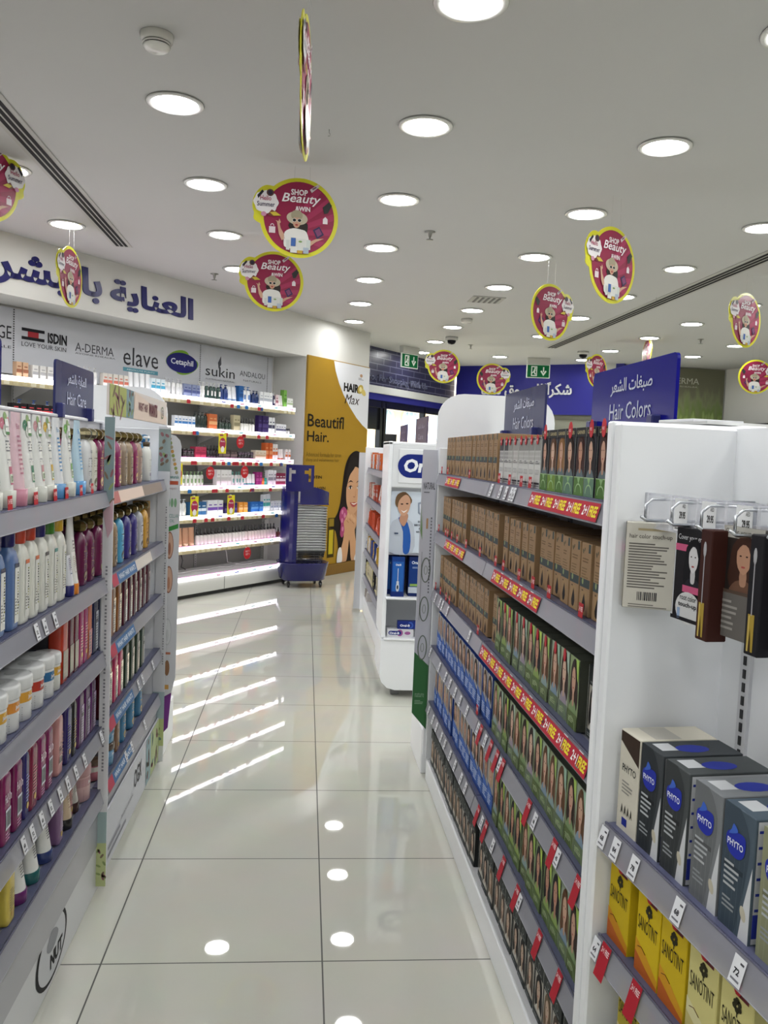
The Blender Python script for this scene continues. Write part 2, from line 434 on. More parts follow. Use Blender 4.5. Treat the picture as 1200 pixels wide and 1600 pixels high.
# the mall outside: a cream facade with arched windows, seen through the doorway
b = MB(); fr = front(17.0); b.L = .03
b.box((3.2, 17.2, 3.0), (9, .36, 6.4), '#e8ddc4')
for x in (1.55, 2.05, 2.55, 3.05, 3.6, 4.1):
    for z in (.5, 1.72):
        pts = [(x-.13, z), (x+.13, z), (x+.13, z+.45)]+[(x+.13*math.cos(a), z+.45+.13*math.sin(a)) for a in [math.pi*k/8 for k in range(1, 8)]]+[(x-.13, z+.45)]
        b.prism(fr, [((p[0]-x)*1.28+x, (p[1]-z)*1.1+z-.03) for p in pts], .05, '#f5efe0')
        b.poly(fr, pts, '#8fa7b8', 2)
        for k in (-.045, .045): b.rect(fr, x+k-.006, z, .012, .55, '#f5efe0', 3)
b.box((3.2, 16.9, 1.45), (9, .14, .09), '#d6b98a'); b.box((3.2, 16.85, 2.6), (9, .3, .14), '#d9c39a')
for x in (1.3, 3.33): b.box((x, 16.95, 3), (.12, .12, 6), '#dfc79f', .01)
tag(b.build('mall_facade', MATTE), 'bright cream building front with arched windows seen through the doorway', 'building')
lt = bpy.data.lights.new('mall_daylight', 'AREA'); lt.shape = 'RECTANGLE'; lt.size = 5; lt.size_y = 2; lt.energy = 900; lt.color = (1, .97, .9)
lo = bpy.data.objects.new('mall_daylight', lt); COL.objects.link(lo); lo.location = (3, 15.4, 5.6); lo.rotation_euler = (R(32), 0, 0)
b = MB(); b.box((1.18, 14.5, .6), (.5, .3, 1.2), '#1b1b20', .02); b.box((1.35, 14.45, 1.62), (.34, .06, .3), '#18181d', .01); b.box((1.35, 14.5, 1.3), (.05, .05, .5), '#222')
tag(b.build('floor_kiosk', PLAST), 'dark kiosk with a screen standing outside the entrance', 'kiosk')

# ------------------------------------------------------------------ ceiling fittings
def downlight_proto():
    a = MB(); a.lathe([(.098, 0), (.122, -.004), (.118, -.010), (.100, -.010), (.096, -.002)], '#d2d2cf', n=32)
    d = MB(); d.lathe([(.001, -.004), (.097, -.005), (.097, -.001)], '#ffffff', n=32)
    return a.build('x', PLAST, link=False), [('lamp_diffuser', d.build('x', M_LAMP, link=False), 'round glowing white diffuser')]
DL = downlight_proto()
cols_ = [(-2.75, 'outer left', [-1.9, -.7, .4, 1.5, 2.65, 3.8]), (-1.655, 'second left', [-1.9, -.7, .4, 1.5, 2.7, 3.8, 4.87, 6.0]),
         (-.607, 'inner left', [-1.9, -.7, .4, 1.5, 2.7, 3.79, 4.89, 6.0, 7.1]), (.47, 'aisle', [-1.9, -.7, .5, 1.6, 2.78, 3.82, 4.92, 6.07, 7.2, 8.35, 9.49]),
         (1.57, 'first right', [-1.9, -.7, .5, 1.6, 2.78, 3.84, 4.94, 6.05, 7.18, 8.36, 9.49, 10.77, 11.96]),
         (2.67, 'second right', [-1.9, -.7, .5, 1.6, 2.78, 3.86, 4.97, 6.12, 7.26, 8.44, 9.8, 11.95]),
         (3.83, 'third right', [-1.9, -.6, .5, 1.6, 2.8, 3.9, 5.05, 6.2, 7.3, 8.4, 9.47, 10.72, 11.8]), (4.98, 'fourth right', [-.6, .5, 1.6, 2.8, 4, 5.1, 6.2, 7.4, 8.5, 9.69, 10.83]),
         (6.1, 'outer right', [2.8, 5.1, 7.4, 9.2])]
for x, nm_, ys in cols_:
    for i, y in enumerate(ys):
        place(DL, 'ceiling_light', f'round lit ceiling downlight, {ORD[i]} from the camera end of the {nm_} column', 'light', (x, y, H), 0, 'recessed ceiling downlights')
def slot_vent(x, y0, y1, label, n=3, w=.135):
    t = thing('ceiling_vent', label, 'vent', (x, 0, H))
    a = MB(); a.box((0, (y0+y1)/2, -.003), (w, y1-y0, .006), '#b3b2ae', .002); a.build('frame', MATTE, t)
    for k in range(n):
        b = MB(); b.box(((k-(n-1)/2)*w*.235, (y0+y1)/2-.01, -.0065), (w*.15, y1-y0-.03, .003), '#0e0e10'); b.build('slot', MATTE, t)
slot_vent(-1.40, .2, 6.55, 'long three-slot ceiling air diffuser above the left gondola')
slot_vent(3.06, 4.6, 10.75, 'long three-slot ceiling air diffuser right of the hanging signs', 3, .17)
def hatch(x, y):
    b = MB(); b.box((x, y, H-.003), (.3, .3, .006), '#a9a8a3', .001)
    for k in range(5): b.box((x-.1+k*.05, y, H-.008), (.02, .24, .006), '#6f6f6c')
    tag(b.build('air_grille', MATTE), 'small square ceiling grille among the downlights right of the aisle', 'vent')
hatch(1.585, 7.77)
t = thing('smoke_detector', 'white round smoke detector on the ceiling near the camera', 'smoke detector', (-.58, 3.19, H))
a = MB(); a.lathe([(.058, 0), (.060, -.002), (.056, -.022), (.050, -.028)], '#c9c8c2', n=28); a.build('base', PLAST, t)
a = MB(); a.lathe([(.047, -.028), (.047, -.031)], '#2a2a2a', n=28); a.lathe([(.050, -.031), (.050, -.035), (.048, -.036)], '#c9c8c2', n=28); a.lathe([(.045, -.036), (.045, -.040)], '#1d1d1d', n=28)
a.lathe([(.048, -.040), (.046, -.046), (.036, -.054), (.001, -.056)], '#d3d2cc', n=28); a.build('sensor_head', PLAST, t)
def sprinkler(x, y, label):
    b = MB(); b.lathe([(.035, 0), (.035, -.003), (.014, -.008), (.009, -.03), (.004, -.045), (.004, -.05)], '#8d8d88', (x, y), n=14, z=H)
    b.lathe([(.022, -.05), (.024, -.052), (.001, -.053)], '#8a8a85', (x, y), n=14, z=H)
    tag(b.build('sprinkler', METAL), label, 'sprinkler')
sprinkler(.745, 5.57, 'metal ceiling sprinkler just right of the aisle lights')
sprinkler(-.82, 7.36, 'metal ceiling sprinkler near the left fascia')
sprinkler(4.385, 9.36, 'metal ceiling sprinkler beyond the right slot diffuser')
sprinkler(2.05, 10.9, 'small metal ceiling sprinkler above the far hanging discs')
def camera_dome(x, y, label):
    t = thing('security_camera', label, 'camera', (x, y, H))
    a = MB(); a.lathe([(.075, 0), (.075, -.035), (.06, -.04)], '#bdbdb8', n=20); a.build('housing', PLAST, t)
    a = MB(); a.lathe([(.052, -.04), (.05, -.06), (.036, -.08), (.001, -.09)], '#15151a', n=20); a.build('lens_dome', ACRYL, t)
camera_dome(1.7, 10.3, 'black domed ceiling camera above the entrance side'); camera_dome(3.55, 10.95, 'black domed ceiling camera in front of the blue fascia')
def detector_far(x, y):
    b = MB(); b.lathe([(.06, 0), (.058, -.03), (.045, -.045), (.001, -.05)], '#c9c8c2', (x, y), n=20, z=H); b.lathe([(.052, -.03), (.052, -.036)], '#333', (x, y), n=20, z=H)
    tag(b.build('smoke_detector', PLAST), 'far round ceiling detector between two downlights of the first right column', 'smoke detector')
detector_far(1.62, 8.9)

def exit_sign(x, y, rz, label, flip=False):
    t = thing('exit_sign', label, 'exit sign', (x, y, 0), rz)
    a = MB(); a.box((0, 0, H-.045), (.32, .07, .09), '#c4c4bf', .004); a.build('mounting_box', PLAST, t)
    p = MB(); p.box((0, 0, H-.185), (.33, .02, .19), '#e8eee9', .003); fr = front(-.0101, 0, H-.185); p.L = .0012
    p.rect(fr, -.152, -.085, .304, .17, '#0f6b3c', 1)
    p.rect(fr, -.10, -.07, .085, .14, '#e9f3ec', 2)
    p.rect(fr, -.085, -.055, .055, .11, '#0f6b3c', 3) 
    # running figure
    p.ell(fr, -.045, .04, .012, .012, '#f4fff6', 4); p.poly(fr, [(-.06, .028), (-.04, .025), (-.045, -.012), (-.07, -.008)], '#f4fff6', 4)
    p.poly(fr, [(-.07, -.008), (-.05, -.01), (-.03, -.045), (-.045, -.05)], '#f4fff6', 4); p.poly(fr, [(-.068, -.005), (-.06, -.015), (-.09, -.04), (-.098, -.03)], '#f4fff6', 4)
    p.poly(fr, [(-.045, .02), (-.04, .012), (-.018, .002), (-.016, .01)], '#f4fff6', 4)
    # down arrow
    p.rect(fr, .065, -.01, .018, .07, '#f4fff6', 2); p.poly(fr, [(.03, 0), (.048, .012), (.074, -.03), (.1, .012), (.118, 0), (.074, -.065)], '#f4fff6', 3)
    p.build('sign_face', PRINT, t)
exit_sign(1.33, 11.45, R(40), 'green running-man exit sign on the brick fascia side')
exit_sign(3.22, 11.9, R(-8), 'green running-man exit sign in front of the blue fascia')

# ------------------------------------------------------------------ fascia lettering and brand panel
t = thing('shop_sign', 'large navy Arabic skin-care lettering on the white left fascia', 'sign', WL.o, WL.th)
AR_SKIN1 = '\ufe94\ufef3\ufe8e\ufee8\ufecc\ufedf\ufe8d'; AR_SKIN2 = '\ufe93\ufeae\ufeb8\ufe92\ufedf\ufe8e\ufe91'
b = MB(); letters3d(b, front(-.002), AR_SKIN1, -1.60, 2.495, .95, .235, '#15155c', .010, .03); b.build('lettering', SATIN, t)
b = MB(); letters3d(b, front(-.002), AR_SKIN2, -2.79, 2.485, 1.10, .275, '#15155c', .010, .03); b.build('lettering', SATIN, t)
t = thing('brand_board', 'pale grey brand board with skin care names above the lit shelves', 'sign', WL.o, WL.th)
b = MB(); b.box((-3.2, .41, 2.16), (8.5, .02, .5), '#c3c5cc'); b.build('board', SATIN, t)
b = MB(); b.L = .001; fr = front(.399); G = '#3b3b40'
for x, w in ((-2.18, 0), (-.1, 0), (.96, 0), (-4.2, 0)):
    for k in range(24): b.rect(fr, x-.006, 1.98+k*.018, .012, .01, '#4a4a4c', 1)
def nb(n='brand_logo'):
    global b
    b.build(n, PRINT, t); b = MB(); b.L = .001
nb('panel_joint')
for z_, c_ in ((2.253, '#222227'), (2.187, '#222227')): b.rect(fr, -2.11, z_, .21, .024, c_, 1)
b.rect(fr, -2.055, 2.211, .1, .042, '#a8343c', 1)
b.text(fr, 'ISDIN', -1.87, 2.185, .19*.98, .085, '#26262a', 1, .04); b.text(fr, 'LOVE YOUR SKIN', -2.11, 2.135, .42, .035, '#3a3a40', 1)
nb(); b.text(fr, 'A-DERMA', -1.6, 2.16, .41, .07, '#55565c', 1); b.text(fr, 'AVOINE RHEALBA', -1.6, 2.135, .43, .014, '#6c6d72', 1)
nb(); b.text(fr, 'elave', -1.08, 2.105, .42, .16, '#37373c', 1, .0); b.rect(fr, -1.08, 2.05, .42, .035, '#5f98a8', 1); b.text(fr, 'ABSOLUTE PURITY', -1.04, 2.06, .34, .014, '#d8e4e8', 2)
nb(); b.ell(fr, -.41, 2.235, .16, .075, '#7fa83a', 1, 24, rot=.3); b.ell(fr, -.28, 2.17, .16, .07, '#7fa83a', 1, 24, rot=.3)
b.ell(fr, -.35, 2.2, .21, .095, '#25256c', 2, 28); b.text(fr, 'Cetaphil', -.5, 2.165, .3, .07, '#e6e8f2', 3, .015)
nb(); b.text(fr, 'sukin', -.02, 2.12, .44, .1, '#35353a', 1); b.text(fr, 'AUSTRALIAN NATURAL', -.02, 2.08, .44, .016, '#6c6d72', 1)
b.poly(fr, [(.17, 2.2), (.21, 2.25), (.2, 2.33), (.16, 2.26)], '#55565c', 1)
nb(); b.text(fr, 'ANDALOU', .5, 2.165, .42, .055, '#55565c', 1); b.text(fr, 'NATURALS', .56, 2.115, .3, .018, '#6c6d72', 1)
nb(); b.text(fr, 'GE', -2.32, 2.17, .12, .1, '#37373c', 1); b.text(fr, 'ALE', -2.32, 2.1, .12, .02, '#37373c', 1)
b.build('brand_logo', PRINT, t)

# ------------------------------------------------------------------ poster on the pillar
def portrait_mesh(): pass
t = thing('wall_poster', 'tall yellow hair poster with a smiling dark-haired woman on the pillar', 'poster', WL.o, WL.th)
b = MB(); b.box((1.765, -.011, 1.285), (1.285, .02, 2.33), '#a07c22', .002); b.build('backing_board', SATIN, t)
b = MB(); b.box((1.765, -.03, .06), (1.3, .05, .12), '#7a5a24', .004); b.build('skirting', MATTE, t)
b = MB(); b.L = .0015; fr = front(-.0215)
Y0 = '#a07c22'
b.rect(fr, 1.13, .125, 1.27, 2.315, Y0, 1)
b.poly(fr, [(1.62, 2.44), (1.66, 2.33), (1.74, 2.2), (1.84, 2.08), (1.98, 1.95), (2.14, 1.83), (2.28, 1.75), (2.4, 1.70), (2.4, 2.44)], '#d6d7dc', 2)
b.text(fr, 'HAIR', 1.84, 2.12, .33, .1, '#161412', 3, .05); b.ell(fr, 2.2, 2.17, .07, .05, '#b8a04a', 3, rot=.5); b.ell(fr, 2.27, 2.14, .06, .035, '#cdb96a', 4, rot=-.5); b.ell(fr, 2.2, 2.17, .03, .03, '#e3d79a', 5)
b.text(fr, 'Max', 1.87, 1.98, .3, .11, '#2a1812', 3, .0, .35); b.ell(fr, 2.21, 2.33, .03, .02, '#b08a6a', 3); b.lines(fr, 2.15, 2.28, .12, .03, 2, '#77757a', 3)
b.text(fr, 'Beautifl', 1.15, 1.68, .72, .14, '#1c150a', 3, .012); b.text(fr, 'Hair.', 1.15, 1.52, .42, .115, '#1c150a', 3, .012)
b.text(fr, 'Advanced formula for stron', 1.14, 1.355, .7, .05, '#6d5518', 3); b.text(fr, 'shiny and voluminous hair', 1.14, 1.29, .66, .05, '#6d5518', 3)
b.text(fr, 'BIOTIN', 1.2, 1.11, .26, .035, '#241a08', 3, .02); b.text(fr, 'COLLAGEN', 1.2, .985, .34, .035, '#241a08', 3, .02)
def pb(pts, col, l, n=4): b.poly(fr, [(min(2.4, max(1.13, a)), min(2.44, max(.126, z))) for a, z in smooth_loop(pts, n)], col, l)
HAIRC = '#1d1512'; SK = '#c49673'
pb([(2.18, 1.44), (2.02, 1.38), (1.93, 1.24), (1.89, 1.02), (1.86, .84), (1.80, .7), (1.66, .56), (1.78, .5), (1.85, .3), (1.84, .128), (2.1, .128), (2.38, .128), (2.4, .6), (2.4, 1.2), (2.35, 1.36)], HAIRC, 3)
pb([(2.08, .85), (2.0, .7), (1.98, .55), (2.2, .5), (2.26, .72), (2.24, .85)], '#b08260', 4)
pb([(2.16, 1.25), (2.04, 1.2), (1.985, 1.07), (1.975, .93), (2.0, .8), (2.07, .72), (2.14, .685), (2.22, .73), (2.3, .83), (2.335, .97), (2.33, 1.1), (2.28, 1.2)], SK, 5)
pb([(2.12, 1.42), (2.0, 1.3), (1.94, 1.1), (1.97, 1.0), (2.03, 1.14), (2.12, 1.22), (2.17, 1.27), (2.25, 1.23), (2.33, 1.12), (2.35, .95), (2.39, 1.1), (2.34, 1.33)], HAIRC, 6)
for ex, s_ in ((2.055, 1), (2.235, 1)):
    pb([(ex-.055, 1.055), (ex, 1.09), (ex+.06, 1.065), (ex, 1.075)], '#1c1210', 7, 3)
    pb([(ex-.04, 1.0), (ex, 1.022), (ex+.042, 1.003), (ex, .985)], '#e3d8cf', 7, 3); b.ell(fr, ex, 1.003, .017, .019, '#20140e', 8, 12)
    pb([(ex-.046, 1.003), (ex, 1.03), (ex+.048, 1.008), (ex, 1.02)], '#1c1210', 9, 3)
b.poly(fr, [(2.12, .9), (2.135, .885), (2.165, .885), (2.178, .9), (2.15, .895)], '#9c6c50', 7); b.poly(fr, [(2.175, .99), (2.185, .905), (2.172, .9)], '#b5835f', 7)
pb([(2.06, .825), (2.11, .822), (2.15, .828), (2.2, .822), (2.25, .835), (2.2, .785), (2.15, .77), (2.1, .785)], '#a8524c', 7, 3); pb([(2.085, .818), (2.15, .812), (2.225, .824), (2.15, .798)], '#f0e6df', 8, 3)
pb([(1.93, .70), (2.02, .735), (2.12, .7), (2.2, .66), (2.235, .6), (2.19, .5), (2.235, .33), (2.3, .2), (2.26, .14), (2.14, .128), (2.1, .3), (2.075, .38), (2.05, .22), (2.02, .128), (1.92, .128), (1.9, .26), (1.95, .42), (1.93, .56)], '#c2946f', 7)
for a, z in ((1.97, .66), (2.03, .68), (2.1, .66), (2.16, .62)): pb([(a-.03, z), (a, z+.028), (a+.04, z-.01), (a+.02, z-.04), (a-.01, z-.02)], '#cda17d', 8, 3)
for a, z in ((2.0, .62), (2.06, .635), (2.12, .6)): b.poly(fr, [(a, z), (a+.045, z-.03), (a+.043, z-.036), (a-.003, z-.006)], '#8f6243', 9)
pb([(1.86, .74), (1.93, .78), (2.0, .73), (2.0, .66), (1.94, .6), (1.96, .5), (1.92, .42), (1.87, .46), (1.88, .58), (1.84, .66)], '#a3446f', 8)
for a, z in ((1.9, .72), (1.95, .68), (1.9, .62), (1.92, .52)): b.ell(fr, a, z, .022, .03, '#c77a9d', 9, 8)
pb([(1.82, .128), (1.84, .28), (1.9, .3), (1.93, .2), (1.92, .128)], '#d9d6d6', 9); pb([(2.2, .128), (2.24, .22), (2.33, .27), (2.39, .22), (2.39, .128)], '#d9d6d6', 9)
b.rect(fr, 1.62, .2, .14, .46, '#40320c', 3); b.rect(fr, 1.645, .24, .09, .28, '#b9a51f', 4); b.rect(fr, 1.64, .56, .1, .09, '#8c7420', 4)
b.build('printed_sheet', PRINT, t)

# ================================================================== UNITS
# ------------------------------------------------------------------ lit wall shelving
T = thing('wall_shelving', 'long white wall shelving with glowing shelf edges under the brand board', 'shelving', WL.o, WL.th)
b = MB(); b.box((-2.2, .405, 1.0), (6.4, .01, 1.76), '#74756f')
for x in (-4.2, -2.18, -.1, .955):
    b.box((x, .396, 1.0), (.03, .012, 1.72), '#8f908c')
    for k in range(70): b.box((x, .389, .2+k*.024), (.006, .002, .014), '#2c2c2c')
b.build('back_panel', SATIN, T)
b = MB(); b.box((-2.2, .21, .105), (6.4, .40, .13), '#c6c7c2', .003); b.box((-2.2, .23, .02), (6.36, .36, .04), '#1a1a1a')
for x in (-2.18, -.1): b.box((x, .008, .105), (.004, .006, .13), '#8f908c')
b.build('base_cabinet', SATIN, T)
WALL_Z = [1.845, 1.565, 1.292, 1.03, .757, .473, .19]
for k, z in enumerate(WALL_Z):
    x0 = -5.2; L = .95-x0; cx = (x0+.95)/2
    s_ = MB(); s_.box((cx, .21, z+.008), (L, .38, .018), '#d7d7d5', .002)
    for x in (-2.18, -.1, .945):
        s_.add([(x-.002, .05, z), (x-.002, .40, z), (x-.002, .40, z-.13), (x+.002, .05, z), (x+.002, .40, z), (x+.002, .40, z-.13)], [(0, 1, 2), (3, 5, 4), (0, 3, 4, 1), (1, 4, 5, 2), (2, 5, 3, 0)], '#c4c4c0')
    so = s_.build('shelf', SATIN, T)
    g = MB(); g.box((cx, .006, z+.0), (L, .016, .036), '#fff'); g.build('led_strip', M_STRIP, so)
    if k in (2, 3, 5, 6):
        g = MB(); g.box((cx, .006, z+.0175), (L, .014, .005), '#fff'); g.build('accent_strip', M_PINKSTRIP, so)
    if k < 6:
        g = MB(); g.box((cx, .008, z-.034), (L, .012, .036), '#b3a783', .002)
        for x in [x0+.05+.075*i for i in range(int(L/.075))]:
            if random.random() < .7: g.box((x, .001, z-.034), (.045, .003, .026), random.choice(['#c9bf9d', '#d3ccb2', '#bfb48f']))
        g.build('price_rail', PLAST, so)
    rn = random.Random(k)
    for i in range([14, 20, 16, 9, 7, 0, 0][k]):
        x = (-2.9+rn.random()*3.6) if k < 2 else (-.65+rn.random()*1.45)
        g = MB(); g.box((x, -.004, z-.03), (.045, .003, .036), '#b0303a' if rn.random() < .75 else '#2f6fb0'); g.build('shelf_ticket', PRINT, so)
    for i in range(5):
        x = -.3+i*.27; g = MB(); g.box((x+.1, -.0035, z-.002), (.06, .003, .013), rn.choice(['#4a55b5', '#58b8c0', '#d06a9a'])); g.build('strip_label', PRINT, so)
def round_wobbler(x, z, big, label):
    b = MB(); fr = front(-.02, x, z)
    if big:
        b.box((x, -.02, z), (.105, .003, .19), '#d8cb2c'); fr = front(-.0216, x, z); b.L = .001
        b.ell(fr, 0, .0, .045, .055, '#a3304f', 1); b.ell(fr, 0, -.055, .025, .03, '#e8e4e0', 2); b.text(fr, 'Beauty', -.03, .01, .06, .02, '#f2e6ea', 2); b.rect(fr, -.045, .07, .05, .015, '#8b3a55', 2)
        b.box((x, -.01, z+.098), (.012, .02, .006), '#ddd')
    else:
        b.prism(fr, [(.056*math.cos(2*math.pi*i/18), .06*math.sin(2*math.pi*i/18)) for i in range(18)], .003, '#b3262c'); b.L = .001
        f2 = front(-.0235, x, z); b.text(f2, 'BUY 1', -.03, .01, .06, .018, '#f2e6e6', 1); b.text(f2, 'GET 1', -.03, -.02, .06, .018, '#f2e6e6', 1); b.box((x, -.008, z+.056), (.01, .024, .006), '#ddd')
    o = b.build('shelf_wobbler', PRINT); o.location = WL.o; o.rotation_euler = (0, 0, WL.th); tag(o, label, 'promotional tag')
WOB = [(-.22, 1.45, 1), (.04, 1.47, 0), (-.80, 1.16, 1), (-.38, 1.17, 0), (.12, 1.18, 0), (-.58, .86, 1), (-.07, .86, 1), (.2, .37, 0)]
WN = ['yellow upright promotion card under the second lit shelf', 'small red promotion disc under the second lit shelf', 'yellow upright promotion card at the left of the third lit shelf', 'left red promotion disc hanging under the third lit shelf', 'right red promotion disc hanging under the third lit shelf', 'left yellow promotion card hanging under the fourth lit shelf', 'right yellow promotion card hanging under the fourth lit shelf', 'red promotion disc hanging below the lowest product shelf']
for (x, z, bg), l_ in zip(WOB, WN): round_wobbler(x, z, bg, l_)
b = MB(); pts = [(-.75+.09*i, .2+.03*math.sin(i*1.7), .215+.006*(i % 3 == 0)) for i in range(18)]; b.tube(pts, .004, '#dfdfdc')
b.tube([(.3, .39, .45), (.33, .36, .33), (.28, .3, .24), (.4, .25, .216), (.6, .3, .22)], .004, '#dfdfdc'); b.tube([(-.32, .39, .4), (-.3, .37, .3), (-.34, .35, .24), (-.3, .33, .215)], .006, '#3a3a3a')
o = b.build('power_cable', PLAST); o.location = WL.o; o.rotation_euler = (0, 0, WL.th); tag(o, 'loose white power cable on the empty bottom lit shelf', 'cable')

# ------------------------------------------------------------------ basket stand
BX, BY = .0, 8.90; BR = R(14)
T = thing('basket_stand', 'navy blue plastic basket stand on castors beside the yellow poster', 'basket stand', (BX, BY, 0), BR)
NV = '#111158'
def rr_pts(w, d, r, n=6):
    o = []
    for cx, cyy, a0 in ((w/2-r, d/2-r, 0), (-w/2+r, d/2-r, 90), (-w/2+r, -d/2+r, 180), (w/2-r, -d/2+r, 270)):
        for k in range(n+1): a = R(a0+90*k/n); o.append((cx+r*math.cos(a), cyy+r*math.sin(a)))
    return o
def loft(mb, rings, col, smooth=True):
    n = len(rings[0][0]); v = []
    for pts, z in rings: v += [(a, b_, z) for a, b_ in pts]
    f = [(i*n+k, i*n+(k+1) % n, (i+1)*n+(k+1) % n, (i+1)*n+k) for i in range(len(rings)-1) for k in range(n)]
    mb.add(v, f, col, smooth); mb.add([(a, b_, rings[0][1]) for a, b_ in rings[0][0]], [tuple(range(n))[::-1]], col); mb.add([(a, b_, rings[-1][1]) for a, b_ in rings[-1][0]], [tuple(range(n))], col)
b = MB(); loft(b, [(rr_pts(.42, .34, .12), .075), (rr_pts(.46, .38, .14), .085), (rr_pts(.52, .43, .16), .25), (rr_pts(.53, .44, .16), .262), (rr_pts(.49, .40, .14), .262), (rr_pts(.46, .37, .13), .22)], NV); b.build('base_tub', PLAST, T)
b = MB()
P = []
for k in range(13):
    a = R(112+k*136/12); P.append((-.03+.215*math.cos(a), .185*math.sin(a)))
for k in range(12, -1, -1):
    a = R(112+k*136/12); P.append((-.03+.195*math.cos(a), .165*math.sin(a)))
b.prism(Fr((0, 0, .24), (1, 0, 0), (0, 1, 0)), P, .80, NV); b.build('back_spine', PLAST, T)
b = MB(); P2 = []
Q2 = [(-.09, .0), (.235, .0), (.235, .13), (.15, .16), (.05, .185), (-.09, .20)]
n_ = 12; v = []
for k in range(n_+1):
    t_ = k/n_; x = -.09+.325*t_; y = -.19+.10*max(0, (t_-.55)/.45)**2; v += [(x, y, .865), (x, y, .865+.20-.07*t_**1.6), (x, y+.012, .865), (x, y+.012, .865+.20-.07*t_**1.6)]
b.add(v, [f for k in range(n_) for f in ((4*k, 4*k+4, 4*k+5, 4*k+1), (4*k+2, 4*k+3, 4*k+7, 4*k+6), (4*k+1, 4*k+5, 4*k+7, 4*k+3), (4*k, 4*k+2, 4*k+6, 4*k+4))]+[(0, 1, 3, 2), (4*n_, 4*n_+2, 4*n_+3, 4*n_+1)], NV)
b.box((.228, .0, .93), (.014, .2, .13), NV, .004); b.box((.04, -.01, .872), (.36, .32, .012), NV, .004); b.build('front_shield', PLAST, T)
b = MB()
fr = Fr((-.105, -.18, 1.0), (1, 0, 0), (0, 0, 1))
def bar(x0, x1, z0, z1): b.box((-.105+(x0+x1)/2, -.198, 1.0+(z0+z1)/2), (x1-x0, .014, z1-z0), NV)
bar(-.145, -.115, 0, .27); bar(.115, .145, 0, .27); bar(-.115, .115, .235, .27); bar(-.115, .115, 0, .10); bar(-.088, .088, .10, .18); bar(-.045, .045, .18, .235); bar(-.088, -.045, .215, .235); bar(.045, .088, .215, .235)
b.build('handle_board', PLAST, T)
for x, y in ((-.17, -.12), (.17, -.12), (-.17, .12), (.17, .12)):
    b = MB(); b.lathe([(.012, .08), (.012, .055)], '#222', (x, y), n=10); b.box((x, y, .045), (.03, .034, .03), '#1c1c1e', .003)
    w = MB(); 
    fr = Fr((x-.009, y, .0265), (0, 1, 0), (0, 0, 1)); w.prism(fr, [(.0255*math.cos(2*math.pi*k/16), .0255*math.sin(2*math.pi*k/16)) for k in range(16)], .018, '#151517')
    bo = b.build('castor', PLAST, T); w.build('wheel', PLAST, bo)
bk = MB()
BW, BD = .37, .30
bk.tube([(a, b_, 0) for a, b_ in rr_pts(BW, BD, .06)], .0058, '#a9abad', 6, True)
bk.tube([(a*.985, b_*.985, -.014) for a, b_ in rr_pts(BW, BD, .06)], .0028, '#77797c', 5, True)
for z, q in ((-.06, .93), (-.11, .87), (-.16, .80)): bk.tube([(a*q, b_*q, z) for a, b_ in rr_pts(BW, BD, .06, 3)], .0022, '#6f7174', 4, True)
vw = rr_pts(BW, BD, .06, 4)+[(-.125+.0139*k, s*BD/2) for k in range(19) for s in (-1, 1)]+[(s*BW/2, -.09+.015*k) for k in range(13) for s in (-1, 1)]
for a, b_ in vw: bk.tube([(a*.98, b_*.98, 0), (a*.9, b_*.9, -.08)], .0021, '#5d5f63', 4)
for a, b_ in vw[::2]: bk.tube([(a*.9, b_*.9, -.08), (a*.8, b_*.8, -.16)], .0019, '#5d5f63', 4)
for x in (-.1, -.05, 0, .05, .1): bk.tube([(x, -BD*.4, -.16), (x, BD*.4, -.16)], .0019, '#6f7174', 4)
bm_ = bk.build('x', METAL, link=False)
hb = MB(); hb.tube([(-.17, -.13, .006), (-.12, -.153, .012), (.12, -.153, .012), (.17, -.13, .006)], .004, '#d3d5d7', 6)
hm = hb.build('x', METAL, link=False)
ce = Matrix.Rotation(BR, 3, 'Z') @ Vector((.035, 0, 0))
for k in range(17):
    place((bm_, [('carry_handle', hm)]), 'shopping_basket', f'chrome wire shopping basket, {ORD[k]} from the bottom of the nested stack', 'basket', (BX+ce.x, BY+ce.y, .395+k*.0275), BR, 'nested wire shopping baskets')

# ------------------------------------------------------------------ gondolas
RR = Run(.57, 3.60, R(-90))       # right gondola: x runs towards the camera
RN = Run(.568, 1.468, math.atan2(-.994, .11))   # nearest right bay, slightly turned
RL = Run(-.605, .86, R(90))       # left gondola: x runs away from the camera
def rail_mesh(x0, x1, zt, zb, y0=-.002, y1=-.014):
    g = MB(); t = .0025
    v = []
    for x in (x0, x1): v += [(x, y0, zt), (x, y0-t, zt), (x, y1-t, zb), (x, y1, zb)]
    g.add(v, [(0, 1, 2, 3), (4, 7, 6, 5), (0, 4, 5, 1), (1, 5, 6, 2), (2, 6, 7, 3), (3, 7, 4, 0)], '#a5a5b0')
    g.tube([(x0, y0-.001, zt), (x1, y0-.001, zt)], .0028, '#5c5e7c', 6); g.tube([(x0, y1-.001, zb), (x1, y1-.001, zb)], .0018, '#c8c9d2', 6)
    return g
def add_shelf(T, x0, x1, zb, D=.25, rail=True, clip=.043):
    zs = zb+.0415
    s_ = MB(); s_.box(((x0+x1)/2, D/2, zs-.012), (x1-x0-.004, D, .022), '#8b8d98', .002)
    s_.box(((x0+x1)/2, .012, zs+.0015), (x1-x0-.006, .022, .003), '#585b76')
    so = s_.build('shelf', SATIN, T)
    if rail: rail_mesh(x0+.004, x1-.004, zb+clip, zb).build('price_rail', RAIL, so)
    return so
